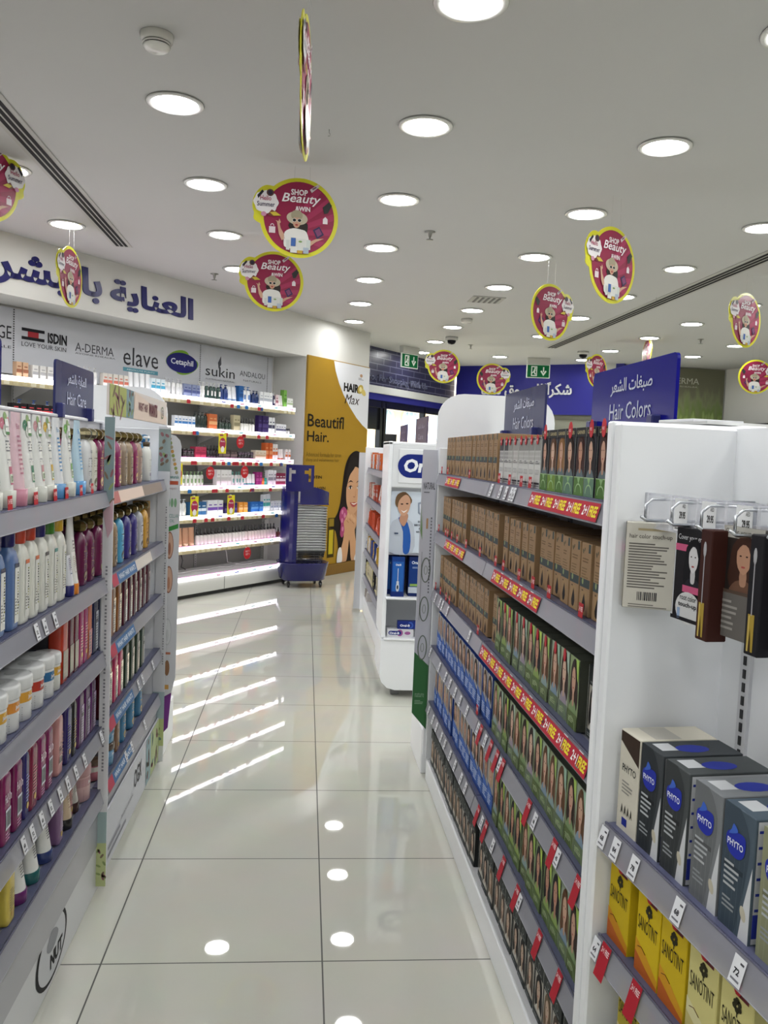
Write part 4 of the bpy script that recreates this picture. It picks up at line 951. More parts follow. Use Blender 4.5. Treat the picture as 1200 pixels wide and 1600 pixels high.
@cached
def kraft_box(sw):
    w, d, h = .060, .15, .150; K = '#96795a'
    b = MB(); b.box((0, d/2, h/2), (w, d, h), K, .0012, cols=None); fr = front(0, -w/2, 0)
    b.rect(fr, .001, .058, w-.002, .018, '#3a4446', 1); b.ell(fr, w*.3, .07, .005, .007, '#8b9a6a', 2, 8)
    b.rect(fr, w-.017, h-.019, .012, .018, '#3c4847', 1)
    b.ell(fr, .012, h-.018, .003, .006, '#4c4a36', 1, 7, rot=.5); b.ell(fr, .020, h-.014, .0025, .005, '#4c4a36', 1, 7, rot=-.5)
    b.lines(fr, .010, h-.04, .038, .012, 2, '#6f5638', 1, seed=sw); b.lines(fr, .008, h-.072, .042, .024, 4, '#7b6242', 1, seed=sw+9)
    b.poly(fr, [(.028, .006), (.036, .010), (.040, .020), (.038, .030), (.030, .047), (.022, .030), (.018, .020), (.021, .010)], ['#1e1815', '#2e2119', '#3a1a18', '#4b2f1c', '#171417', '#8a6a44'][sw], 2)
    b.rect(fr, .012, .003, .036, .050, '#9d7f5a', 1); b.rect(fr, .014, .050, .01, .003, '#5c4a34', 2)
    b.rect(left(-w/2, 0, 0), -d+.004, .058, d-.006, .018, '#3a4446', 1)
    return mk(b, PRINT)
@cached
def white_box(v):
    w, d, h = .054, .14, .130; b = MB(); b.box((0, d/2, h/2), (w, d, h), '#c9c9c6', .001); fr = front(0, -w/2, 0)
    b.rect(fr, 0, h-.034, w, .034, ['#8e8d8a', '#9a9794', '#454449'][v], 1); 
    for k in range(4):
        for j in range(3): b.ell(fr, .007+k*.014, h-.042-j*.012, .0055, .007-j*.0015, ['#a9a8a5', '#b3aeac', '#8c8a8c'][v], 1, 6)
    b.lines(fr, .012, .062, .034, .01, 2, '#6b6b6e', 1); 
    for k in range(3): b.rect(fr, .012+k*.012, .035, .008, .012, '#9b9b9d', 1); b.rect(fr, .013+k*.012, .037, .006, .008, '#c9c9c6', 2)
    b.rect(fr, 0, .01, w, .005, '#33343a', 1); b.rect(fr, 0, .004, w, .004, '#7c7d80', 1); b.rect(fr, 0, h-.006, w, .004, '#45454a', 2)
    s = MB(); fs = front(-.002, 0, h-.006); s.prism(fs, [(.010*math.cos(R(30*k)), .013*math.sin(R(30*k))) for k in range(12)], .0008, '#c0323a'); s.L = .001; s.text(Fr((0, -.0029, h-.006), (1, 0, 0), (0, 0, 1)), 'FREE', -.007, -.004, .014, .006, '#f4dede', 1)
    return mk(b, PRINT, ('round_sticker', s, PRINT, 'round red offer sticker'))
HAIRS = ['#1b1413', '#2c1c17', '#3a1d18', '#5c3d26', '#8a6238', '#171419']; SKINS = ['#c49a84', '#c9a38c', '#b88a72', '#cfae98']
@cached
def dark_dye_box(v, st):
    w, d, h = .066, .13, .145; b = MB(); b.box((0, d/2, h/2), (w, d, h), '#25262b', .001); fr = front(0, -w/2, 0)
    woman(b, fr, .002, .034, w-.004, .096, HAIRS[v % 6], SKINS[v % 4], '#5f6f75', 1, '#2b2c34')
    b.rect(fr, 0, h-.020, w, .020, '#1f2024', 8); b.text(fr, 'GARNIER', .008, h-.014, w-.014, .008, '#b0a47c', 9, .02)
    b.rect(fr, 0, 0, w, .040, ['#4f7434', '#5f7f6a', '#567a3c', '#6d8c34'][v % 4], 8); b.ring(fr, w/2, .006, .022, .020, .003, '#9ec08a', 9, 12, 0, math.pi); b.poly(fr, [(w/2-.012, .040), (w/2, .024), (w/2+.012, .040)], '#8db47a', 9); b.rect(fr, 0, .038, w, .002, '#9db68c', 9); b.rect(fr, 0, 0, .0012, h, '#a9aba5', 10)
    ch = []
    if st:
        s = MB(); s.prism(front(-.002, 0, h-.004), [(.013*math.cos(R(30*k)), .019*math.sin(R(30*k))) for k in range(12)], .0008, '#c0323a'); s.L = .001; s.text(Fr((0, -.0029, h-.004), (1, 0, 0), (0, 0, 1)), 'FREE', -.007, -.004, .014, .006, '#f4dede', 1); ch = [('round_sticker', s, PRINT, 'oval red offer sticker')]
    return mk(b, PRINT, *ch)
@cached
def green_dye_box(v, st):
    w, d, h = .066, .13, .152; b = MB(); b.box((0, d/2, h/2), (w, d, h), '#45483f', .001); fr = front(0, -w/2, 0)
    b.rect(fr, 0, 0, w, h, ['#8a9a70', '#97a390', '#7f9068', '#9ca68c', '#8c9676'][v % 5], 1)
    woman(b, fr, .002, .030, w-.004, .120, HAIRS[(v*2+1) % 6], SKINS[v % 4], ['#7d9468', '#7f95a6', '#88a05a', '#9a8f9c', '#8aa0a0'][v % 5], 1)
    b.poly(fr, [(w-.02, h), (w, h), (w, h-.05), (w-.008, h-.04)], ['#a4c25e', '#9ab9a4', '#b2cc5a', '#a9bfae', '#9dbb66'][v % 5], 9)
    b.rect(fr, 0, 0, w, .034, ['#59693f', '#647458', '#5c7044', '#6a7866', '#5f6d4c'][v % 5], 8); b.ring(fr, w/2, .0, .024, .026, .003, '#8aa070', 9, 12, 0, math.pi); b.lines(fr, .01, .012, .04, .012, 3, '#a9b690', 9, seed=v)
    b.rect(fr, 0, 0, .001, h, '#aab49a', 10)
    ch = []
    if st:
        s = MB(); s.prism(front(-.002, 0, h-.012), [(.009*math.cos(R(30*k)), .015*math.sin(R(30*k))) for k in range(12)], .0008, '#b8303a'); ch = [('round_sticker', s, PRINT, 'oval red offer sticker')]
    return mk(b, PRINT, *ch)
@cached
def blue_dye_box(v):
    w, d, h = .068, .13, .155; b = MB(); b.box((0, d/2, h/2), (w, d, h), '#24408c', .001); fr = front(0, -w/2, 0)
    woman(b, fr, .001, .058, w-.002, .095, ['#2a1c18', '#6b4a34', '#8b8683', '#4a3328', '#b09a80'][v % 5], SKINS[v % 4], '#9aa3b4', 1, ['#b9b4ae', '#a8a5a2', '#c4bfb8'][v % 3])
    b.poly(fr, [(0, 0), (w, 0), (w, .052), (w*.6, .066), (0, .078)], '#3f66b4', 8); b.lines(fr, .008, .018, .052, .034, 5, '#c2cfe6', 9, seed=v); b.poly(fr, [(0, 0), (w, 0), (w, .010), (0, .014)], '#26468f', 9)
    b.rect(left(-w/2, 0, 0), -d+.004, .02, d-.01, .06, '#3a5cab', 1)
    return mk(b, PRINT)
@cached
def black_dye_box(v):
    w, d, h = .066, .12, .150; b = MB(); b.box((0, d/2, h/2), (w, d, h), '#2a2d2e', .001); fr = front(0, -w/2, 0)
    b.rect(fr, .002, .002, w-.004, h-.04, '#a8a39a', 1)
    woman(b, fr, .003, .012, w-.006, .1, ['#23201f', '#4b4038', '#6a5844', '#1a1719'][v % 4], '#b9a08c', '#c4c0b8', 1)
    b.rect(fr, 0, h-.040, w, .040, '#2b302f', 8); b.ring(fr, w/2, h-.018, .008, .009, .0015, '#8c918f', 9, 12); b.text(fr, 'ayurveda', .012, h-.036, .04, .006, '#a9adab', 9)
    b.rect(fr, 0, 0, w, .018, '#34393a', 8); b.lines(fr, .008, .005, .04, .008, 2, '#8e9393', 9); b.rect(fr, 0, 0, .0014, h, '#b9bab4', 10)
    return mk(b, PRINT)
@cached
def phyto_box(c1, c2, kind):
    w, d, h = .070, .145, .180; b = MB(); b.box((0, d/2, h/2), (w, d, h), c1, .0012); fr = front(0, -w/2, 0); tf = top(h, -w/2, 0)
    if kind == 0:
        b.rect(fr, .002, h-.05, w-.004, .048, '#3a2c24', 1); b.poly(fr, [(.002, h-.02), (w-.002, h-.05), (w-.002, h-.055), (.002, h-.055)], c1, 2)
        b.text(fr, 'PHYTO', .012, h-.072, .048, .013, '#1f1f22', 2, .01); b.lines(fr, .014, .07, .04, .025, 4, '#8c8a84', 2)
        for k in range(4): b.poly(fr, smooth_loop([(.014+k*.011, .03), (.018+k*.011, .05), (.022+k*.011, .032), (.018+k*.011, .036)], 2), '#4b4842', 2)
        b.rect(fr, .02, .012, .018, .014, '#23308c', 2); b.rect(tf, .004, .03, w-.008, .05, '#b3b0a8', 1)
    else:
        b.poly(fr, [(min(w, max(0, a)), min(h, max(0, z))) for a, z in smooth_loop([(.0, .0), (.0, h), (w*.5, h), (w*.85, h*.8), (w*.8, h*.5), (w*.62, h*.2), (w*.5, 0)], 3)], c2, 1)
        for k in range(9): b.poly(fr, [(w*(.08+.075*k), .005), (w*(.1+.08*k), h*.62), (w*(.112+.08*k), h*.62), (w*(.092+.075*k), .005)], [c1, c2][k % 2], 2)
        b.poly(fr, [(w, 0), (w, h*.62), (w*.8, h*.3), (w*.68, 0)], '#c9cbcf', 3); b.ell(fr, w*.80, .040, .006, .011, '#bcb6a4', 4, 12, rot=.4)
        b.poly(fr, smooth_loop([(.008, .128), (.012, .140), (.026, .144), (.044, .146), (.052, .140), (.05, .118), (.036, .108), (.016, .112)], 3), '#2733a0', 4); b.poly(fr, smooth_loop([(.014, .137), (.03, .143), (.034, .148), (.024, .155), (.02, .146)], 2), '#3f63c0', 5)
        b.text(fr, 'PHYTO', .012, .122, .036, .010, '#dfe3f4', 6, .02)
        b.rect(fr, .006, .088, .044, .007, tuple(c_*.6 for c_ in lin(c2)), 3); b.lines(fr, .008, .062, .036, .040, 5, '#aeb2b6', 4); b.lines(fr, .008, .03, .03, .02, 3, '#8f9498', 4)
        b.ell(tf, w*.55, .07, .018, .03, '#2c3897', 1, 14); b.rect(tf, .01, .012, .035, .03, '#c4c6ca', 1)
    # right side panel
    rf = right(w/2, 0, 0)
    b.rect(rf, .004, .004, d-.008, h-.008, '#c2c4c9', 1)
    for k in range(6): b.rect(rf, .006, h-.02-k*.022, .014, .004, '#2c3897', 2)
    b.rect(rf, .004, .012, .016, .034, '#2c3897', 2); b.lines(rf, .03, .03, .09, .12, 12, '#8b8d94', 2)
    return mk(b, PRINT)
@cached
def sanotint_box(c1, ov):
    w, d, h = .074, .14, .150; b = MB(); b.box((0, d/2, h/2), (w, d, h), c1, .0012); fr = front(0, -w/2, 0)
    b.poly(fr, [(0, 0), (w, 0), (w, .02), (w*.5, .042), (0, .058)], ov, 1); b.poly(fr, [(0, 0), (w, 0), (w, .008), (w*.5, .02), (0, .036)], '#b8602a' if ov != '#d6cfa0' else '#c4b878', 2)
    b.text(fr, 'SANOTINT', .006, .078, .062, .024, '#2b2412', 3, -.0)
    for k, (a, c_) in enumerate(((0, 0), (-.006, .004), (.006, .004), (-.004, .010), (.005, .011), (0, .014))): b.ell(fr, w*.52+a, .113+c_, .005, .0045, '#33301c', 3, 8)
    b.rect(fr, w*.51, .103, .0025, .008, '#33301c', 3); b.rect(fr, w*.45, .134, .03, .007, '#5a1f24', 3); b.tube([fr.p(.008, .045, .0005), fr.p(.02, .049, .0005), fr.p(.034, .043, .0005)], .0006, '#5c2c12', 4)
    s = MB(); s.prism(front(-.0012, .002, .147), [(.010*math.cos(R(30*k)), .012*math.sin(R(30*k))) for k in range(12)], .0008, '#a8262e')
    return mk(b, PRINT, ('round_sticker', s, PRINT, 'dark red offer sticker'))

def put_row(run, items, zs, y0, rowtxt, group, cat, name):
    """items: list of (proto, width gap, label stem); placed from x positions"""
    pass
RT = ['top', 'second', 'third', 'fourth', 'fifth', 'bottom']
def seq(run, x0, x1, n, zs, yoff, fn, stem, row, group, end, name, jit=.004, cat='box', start=0):
    for k in range(n):
        x = x0+(x1-x0)*(k+.5)/n+random.uniform(-.001, .001)
        place(fn(k), name, f'{stem}, {ORD[k+start]} from its {end} end, {RT[row]} level of right gondola', cat, run.w(x, yoff+random.uniform(0, jit), zs), run.th+R(random.uniform(-1.5, 1.5)), group)
zR = [zb+.045 for zb in RB]+[.0965]
rn = random.Random(5)
X = lambda y: 3.60-y
seq(RR, X(3.53), X(3.41), 2, zR[0], .012, lambda k: kraft_box([0, 3][k]), 'kraft box of the left pair', 0, 'kraft dye boxes, top level', 'far', 'hair_color_box')
seq(RR, X(3.40), X(2.57), 12, zR[0], .012, lambda k: kraft_box(rn.choice([0, 0, 1, 2, 3])), 'kraft swatch dye box', 0, 'kraft dye boxes, top level', 'far', 'hair_color_box')
seq(RR, X(2.55), X(2.085), 8, zR[0], .012, lambda k: white_box(2 if k < 2 else rn.choice([0, 1])), 'white patterned hair dye box', 0, 'white dye boxes, top level', 'far', 'hair_color_box')
seq(RR, X(2.08), X(1.54), 8, zR[0], .012, lambda k: dark_dye_box([0, 3, 4, 1, 2, 5, 8, 4][k], [1, 0, 0, 1, 0, 1, 1, 0][k]), 'dark portrait dye box', 0, 'dark portrait dye boxes, top level', 'far', 'hair_color_box')
for i, (a, c_, n) in enumerate(((3.55, 3.02, 8), (3.0, 2.68, 5), (2.66, 2.50, 2), (2.49, 2.40, 1), (2.37, 2.10, 4), (2.08, 1.90, 3), (1.88, 1.52, 5))):
    names = ['farthest cluster', 'second cluster', 'middle pair', 'lone', 'cluster of four', 'cluster of three', 'nearest cluster']
    seq(RR, X(a), X(c_), n, zR[1], .012+.01*(i % 2), lambda k: kraft_box(rn.choice([0, 0, 1, 2, 3, 4])), f'kraft dye box, {names[i]}' if i != 3 else 'lone kraft hair dye box', 1, 'kraft dye boxes, second level', 'far', 'hair_color_box')
seq(RR, X(3.55), X(3.15), 6, zR[2], .012, lambda k: kraft_box(rn.choice([0, 1, 2])), 'kraft dye box, farther cluster', 2, 'kraft dye boxes, third level', 'far', 'hair_color_box')
seq(RR, X(3.14), X(2.62), 8, zR[2], .018, lambda k: kraft_box(rn.choice([0, 1, 2, 3])), 'kraft dye box, nearer cluster', 2, 'kraft dye boxes, third level', 'far', 'hair_color_box')
seq(RR, X(2.58), X(2.50), 1, zR[2], .025, lambda k: kraft_box(1), 'single kraft box beside green ones', 2, 'kraft dye boxes, third level', 'far', 'hair_color_box')
seq(RR, X(2.48), X(1.70), 11, zR[2], .012, lambda k: green_dye_box(k*2 % 5, (1 if k not in (0, 10) else 0)), 'green portrait dye box', 2, 'green dye boxes, third level', 'far', 'hair_color_box')
seq(RR, X(1.69), X(1.545), 2, zR[2], .03, lambda k: black_dye_box(k), 'black framed dye box', 2, 'black dye boxes, third level', 'far', 'hair_color_box')
seq(RR, X(3.55), X(2.48), 15, zR[3], .012, lambda k: blue_dye_box(rn.randrange(5)), 'blue portrait dye box', 3, 'blue dye boxes, fourth level', 'far', 'hair_color_box')
seq(RR, X(2.46), X(1.545), 14, zR[3], .012, lambda k: green_dye_box(rn.randrange(5), 0), 'green portrait dye box', 3, 'green dye boxes, fourth level', 'far', 'hair_color_box')
seq(RR, X(3.55), X(3.12), 6, zR[4], .012, lambda k: blue_dye_box(rn.randrange(5)), 'blue portrait dye box, farther run', 4, 'blue dye boxes, fifth level', 'far', 'hair_color_box')
seq(RR, X(3.10), X(2.42), 10, zR[4], .014, lambda k: blue_dye_box(rn.randrange(5)), 'blue portrait dye box, middle run', 4, 'blue dye boxes, fifth level', 'far', 'hair_color_box')
seq(RR, X(2.40), X(1.545), 13, zR[4], .012, lambda k: green_dye_box(rn.randrange(5), 0), 'green portrait dye box', 4, 'green dye boxes, fifth level', 'far', 'hair_color_box')
seq(RR, X(3.55), X(2.62), 14, zR[5], .012, lambda k: black_dye_box(rn.randrange(4)), 'black framed dye box, farther run', 5, 'black dye boxes, bottom level', 'far', 'hair_color_box')
seq(RR, X(2.58), X(1.545), 14, zR[5], .018, lambda k: black_dye_box(rn.randrange(4)), 'black framed dye box, nearer run', 5, 'black dye boxes, bottom level', 'far', 'hair_color_box')

# nearest bay: boxes
def lab(proto, name, label, cat, run, x, y, z, group=None, rot=0): return place(proto, name, label, cat, run.w(x, y, z), run.th+R(rot), group)
zP = .718+.0425
PG = 'boxes on the upper shelf of the nearest bay'
lab(phyto_box('#cfcabc', '#cfcabc', 0), 'hair_color_box', 'cream dye box with dark portrait top, left end of nearest upper shelf', 'box', RN, .052, .012, zP, PG)
for k, (x, c1, c2, tx_) in enumerate(((.127, '#3f4347', '#2f3337', 'charcoal dye box beside the cream one'), (.205, '#4a4e50', '#3a3d3f', 'second charcoal dye box, white side panel showing'), (.292, '#7b7e82', '#6b6e71', 'mid-grey dye box'), (.368, '#4d5a66', '#3f4b57', 'blue-grey dye box'), (.455, '#9a9c84', '#8a8c70', 'olive-beige dye box at the photo edge'))):
    lab(phyto_box(c1, c2, 1), 'hair_color_box', tx_+' on the nearest upper shelf', 'box', RN, x, .012, zP, PG)
zS = .508+.0425
for k, (x, c1, ov, tx_) in enumerate(((.046, '#c9ad1c', '#c98a24', 'leftmost'), (.148, '#d2b51c', '#cf9526', 'second'), (.226, '#cdb020', '#cf9526', 'third'), (.308, '#cfc684', '#d6cfa0', 'pale'), (.39, '#cfc684', '#d6cfa0', 'farthest right pale'))):
    lab(sanotint_box(c1, ov), 'hair_color_box', f'{tx_} yellow dye box with tree emblem under the nearest grey dye boxes', 'box', RN, x, .012, zS, 'yellow boxes in the nearest bay')
for k, x in enumerate((.07, .15, .24)):
    lab(sanotint_box('#b9a83c', '#d6cfa0'), 'hair_color_box', f'{ORD[k]} dull yellow dye box on the lowest visible nearest shelf', 'box', RN, x, .03, .30+.045, 'yellow boxes in the nearest bay')
# hanging root touch-up packs
b = MB(); b.box((0, .02, 0), (.084, .04, .152), '#c6c2b8', .001); fr = front(0, -.042, -.076); b.text(fr, 'hair color touch-up', .006, .122, .072, .010, '#55504a', 1, .01); b.rect(fr, .02, .138, .06, .004, '#a89a7a', 1)
b.lines(fr, .006, .036, .072, .082, 17, '#6b6763', 1, fill=.5); b.barcode(fr, .022, .012, .038, .02, 1, '#c6c2b8'); b.lines(fr, .01, .002, .07, .008, 2, '#77736e', 1)
lf = left(-.042, 0, -.076); b.rect(lf, -.04, 0, .04, .152, '#3a2a24', 1); b.rect(lf, -.04, .098, .04, .012, '#b8407c', 2); b.rect(lf, -.03, .01, .01, .04, '#b09040', 2); b.rect(lf, -.03, .056, .01, .036, '#b09040', 2)
PB1 = mk(b, PRINT)
b = MB(); b.box((0, .02, 0), (.085, .04, .150), '#1d1c20', .001); fr = front(0, -.0425, -.075); b.text(fr, 'Cover your gray', .006, .128, .072, .011, '#cfcfd4', 1, .0)
b.rect(fr, 0, .112, .034, .011, '#c2587e', 1); woman(b, fr, .022, .05, .06, .085, '#141318', '#cfcdd0', '#24232b', 1); b.rect(fr, .028, .047, .054, .011, '#c2587e', 9); b.ell(fr, .046, .022, .034, .026, '#c9c9ca', 10, 24)
b.text(fr, 'root color', .024, .034, .044, .009, '#29292c', 11, .01); b.text(fr, 'touch-up', .02, .021, .05, .010, '#29292c', 11, .03); b.rect(fr, .018, .002, .008, .018, '#8fa4c4', 11); b.rect(fr, 0, 0, .085, .006, '#1d1c20', 11)
PB2 = mk(b, PRINT)
def wand_box(c0):
    b = MB(); b.box((0, .017, 0), (.030, .034, .168), c0, .0015); fr = front(0, -.015, -.084)
    b.ell(fr, .013, .138, .004, .012, '#a9a8ac', 1, 10); b.rect(fr, .0118, .055, .0024, .078, '#a09fa4', 1); b.rect(fr, .006, .005, .014, .052, '#a58c3a', 1); b.poly(fr, [(.010, .005), (.013, .038), (.016, .005)], '#3c2c14', 2); b.rect(fr, .008, .005, .002, .05, '#cdb76a', 2)
    return mk(b, PRINT)
b = MB(); b.box((0, .022, 0), (.092, .044, .165), '#5f5b58', .001); fr = front(0, -.046, -.0825); b.rect(fr, 0, .148, .092, .017, '#b5b2ac', 1); b.text(fr, 'Cover your gray', .004, .151, .082, .010, '#44413e', 2)
b.rect(fr, .0, .07, .092, .078, '#2a2422', 1); woman(b, fr, .012, .066, .078, .088, '#3f2820', '#b98d74', '#6b4d3e', 1); b.rect(fr, .0, .066, .092, .005, '#55453c', 9); b.rect(fr, .0, .0, .092, .066, '#66625f', 9); b.lines(fr, .004, .012, .044, .048, 6, '#98948f', 10)
PB4 = mk(b, PRINT)
HG = 'root touch-up packs hanging on the hooks'
lab(PB1, 'touch_up_box', 'hanging root touch-up pack showing its beige text side and barcode', 'box', RN, .035, .035, 1.236, HG, 62)
lab(PB2, 'touch_up_box', 'black hanging touch-up pack with black and white portrait', 'box', RN, .172, .03, 1.240, HG, 2)
lab(wand_box('#3a1d18'), 'touch_up_box', 'narrow brown hanging pack with gold applicator wand', 'box', RN, .247, .008, 1.236, HG, 0)
lab(PB4, 'touch_up_box', 'grey hanging touch-up pack with brown-haired portrait', 'box', RN, .298, .035, 1.246, HG, 2)
lab(wand_box('#1c1b20'), 'touch_up_box', 'narrow black hanging pack with gold applicator wand', 'box', RN, .362, .012, 1.240, HG, 0)
lab(PB2, 'touch_up_box', 'black hanging touch-up pack cut by the right photo edge', 'box', RN, .42, .035, 1.240, HG, 4)

# ------------------------------------------------------------------ bottles, tubes, jars
def lrow(zb): return zb+.045
@cached
def flip_tube(kind, c1, c2):
    """upright tube: round cap at the base, flat crimp at the top"""
    w = .056; h = .205; b = MB(); n = 20; rings = []
    for t in (0, .12, .3, .5, .7, .85, .95, 1):
        z = .038+t*(h-.038); ww = w/2*(1+.10*t); dd = (w/2)*.72*(1-t)+.0012
        rings.append(([(ww*math.cos(2*math.pi*k/n), dd*math.sin(2*math.pi*k/n)) for k in range(n)], z))
    loft(b, rings, c1 if kind else '#dfe0dd')
    def p(a, z, l): 
        t = (z-.038)/(h-.038); ww = w/2*(1+.10*t); dd = (w/2)*.72*(1-t)+.0012; s = max(-.99, min(.99, a/ww)); return Vector((a, -dd*math.sqrt(1-s*s)-l-.0004, z))
    class TF: pass
    f = TF(); f.p = p
    b.L = .0003
    if kind == 0:
        for k in range(5): b.ell(f, [-.018, .0, .016, -.008, .01][k], .178+[.0, .012, .002, -.014, -.012][k], .011, .013, [c2, '#8aa86a', c2, '#d8dcd4', c2][k], 1+k, 9)
        b.rect(f, -.008, .158, .022, .030, '#eef0ec', 7); b.rect(f, -.008, .155, .022, .006, '#4c8a4a', 8); b.text(f, 'garnier', -.005, .168, .015, .006, '#4a4a4c', 8)
        b.lines(f, -.012, .120, .03, .026, 4, '#77787c', 2); b.lines(f, -.012, .095, .028, .012, 2, '#a5a6aa', 2)
        b.rect(f, -.008, .050, .034, .038, c2, 2, nseg=3); b.rect(f, -.008, .054, .034, .018, '#dfe6d2', 3, nseg=3); b.text(f, '0%', -.005, .056, .015, .013, '#3f6b3c', 5, .02)
    else:
        b.lines(f, -.012, .07, .024, .09, 9, c2, 2); b.text(f, 'Bio', -.010, .168, .02, .012, c2, 2)
    cp_m = MB(); cp_m.lathe([(.026, 0), (.027, .002), (.028, .037), (.026, .038)], '#b9bab2' if kind == 0 else c2, n=20)
    return mk(b, PLAST, ('cap', cp_m, PLAST, None))
@cached
def ogx(c1, cap='#6e6038', lblc='#b59a5c', hs=1.0):
    w, d, h = .064*hs, .044*hs, .155; b = MB()
    prof = [(.44, 0), (.49, .003), (.5, .012), (.5, .095), (.485, .115), (.44, .132), (.34, .144), (.2, .150), (.19, .155)]
    b.lathe([(r, z) for r, z in prof], c1, sx=w, sy=d, n=22, p=2.3)
    f = Curved(w, d, 2.3); b.lines(f, -.016, .075, .03, .03, 4, lblc, 3); b.lines(f, -.014, .05, .026, .016, 3, lblc, 3); b.ell(f, 0, .028, .014, .014, lblc, 3, 12); b.text(f, 'OGX', -.008, .115, .016, .008, lblc, 3, .02)
    c_ = MB(); 
    pr = [(.011, .153), (.019, .158), (.0235, .167), (.022, .177), (.014, .184), (.004, .187), (.0005, .187)]
    c_.lathe(pr, cap, n=8, smooth=False)
    return mk(b, PLAST, ('cap', c_, GOLD, 'faceted bronze cap'))
@cached
def pump_bottle(c1, capc, pump, w=.052, h=.15):
    b = MB(); b.lathe([(.42, 0), (.5, .004), (.5, h*.78), (.44, h*.9), (.26, h*.97), (.24, h)], c1, sx=w, sy=w*.75, n=18, p=2.3)
    f = Curved(w, w*.75, 2.3); b.lines(f, -.014, h*.3, .028, h*.35, 6, '#77777c', 3); b.rect(f, -.012, h*.15, .024, .012, '#a9a2b0', 3, nseg=2)
    k = MB(); k.lathe([(.014, h-.002), (.0145, h+.014), (.012, h+.016)], capc, n=14); k.lathe([(.005, h+.016), (.005, h+.03)], pump, n=8); k.lathe([(.012, h+.03), (.014, h+.032), (.012, h+.04)], pump, n=12); k.box((.014, -.004, h+.036), (.035, .009, .006), pump, .002)
    return mk(b, PLAST, ('pump', k, PLAST, None))
@cached
def square_bottle(c1, capc, tabc):
    w, d, h = .060, .044, .185; b = MB()
    b.lathe([(.44, 0), (.495, .003), (.5, .01), (.5, .135), (.49, .15), (.40, .168), (.27, .178), (.26, .182)], c1, sx=w, sy=d, n=28, p=4)
    f = front(-d/2-.0006, -w/2, 0); b.rect(f, .022, .015, .026, .125, '#d5d6cf', 1); b.rect(f, .022, .135, .026, .009, tabc, 2); 
    rn_ = random.Random(len(c1)+len(tabc)+ord(tabc[1])); 
    for k in range(16): b.rect(f, .037+rn_.random()*.003, .122-k*.006, .004+rn_.random()*.005, .0035, rn_.choice(['#3a3a33', '#55563f', '#8a8a3a']), 2)
    b.lines(f, .025, .032, .010, .04, 6, '#77776f', 2)
    k = MB(); k.lathe([(.0175, .180), (.0185, .182), (.0185, .208), (.0175, .210)], capc, n=24)
    return mk(b, PLAST, ('cap', k, PLAST, None))
@cached
def inv_tube(c1, capc, h=.17, w=.05, txt='#66666a'): 
    b = MB(); n = 20; rings = []
    for t in (0, .15, .4, .65, .85, .96, 1):
        z = .03+t*(h-.03); ww = w/2*(1+.06*t); dd = (w/2)*.8*(1-t)+.0012; rings.append(([(ww*math.cos(2*math.pi*k/n), dd*math.sin(2*math.pi*k/n)) for k in range(n)], z))
    loft(b, rings, c1)
    def p(a, z, l):
        t = (z-.03)/(h-.03); ww = w/2*(1+.06*t); dd = (w/2)*.8*(1-t)+.0012; s = max(-.99, min(.99, a/ww)); return Vector((a, -dd*math.sqrt(1-s*s)-l-.0004, z))
    class TF: pass
    f = TF(); f.p = p; b.L = .0003; b.lines(f, -.010, .06, .022, h*.4, 9, txt, 2)
    k = MB(); k.lathe([(w*.46, 0), (w*.48, .002), (w*.48, .029), (w*.46, .030)], capc, n=20)
    return mk(b, PLAST, ('cap', k, PLAST, None))
@cached
def slim_bottle(c1, capc, lblc, w=.052, d=.034, h=.185, kind=0):
    """flat sided shampoo bottle with a long pale side label"""
    b = MB(); b.lathe([(.44, 0), (.495, .003), (.5, .01), (.5, h*.84), (.46, h*.9), (.3, h*.93)], c1, sx=w, sy=d, n=28, p=5)
    f = front(-d/2-.0006, -w/2, 0)
    if kind == 0: b.rect(f, w*.38, .012, w*.5, h*.62, lblc, 1); b.lines(f, w*.42, .02, w*.4, h*.55, 13, '#6b6b70', 2); b.rect(f, w*.44, h*.5, w*.34, .012, '#48484e', 2)
    elif kind == 1:
        b.rect(f, w*.12, .012, w*.76, h*.4, lblc, 1); b.lines(f, w*.18, .02, w*.6, h*.34, 7, '#8a8478', 2)
    elif kind == 2:
        b.text(f, 'Full On', w*.12, h*.55, w*.76, .02, '#e4cfe0', 2, .02); b.barcode(f, w*.2, h*.2, w*.6, .045, 2, '#c9cbdc'); b.lines(f, w*.2, .01, w*.5, .02, 3, '#d29ac0', 2)
    elif kind == 3:
        b.ring(f, w*.4, h*.45, .010, .010, .001, '#4c4048', 2, 16); b.text(f, 'cantu', w*.6, h*.15, .012, h*.5, '#a2666e', 2, 0, 0, 0, True); b.barcode(f, w*.2, h*.18, w*.5, .022, 2, '#d9b8b4'); b.lines(f, w*.2, .06, w*.5, .02, 3, '#6b5458', 2)
    elif kind == 4: b.lines(f, w*.2, h*.25, w*.6, h*.4, 9, lblc, 2); b.ell(f, w*.5, h*.18, .008, .008, '#c4a04a', 2, 10)
    k = MB(); k.lathe([(.30, h*.93), (.46, h*.935), (.47, h*.945), (.47, h), (.44, h+.003)], capc, sx=w, sy=d, n=24, p=4)
    return mk(b, PLAST, ('cap', k, PLAST, None))
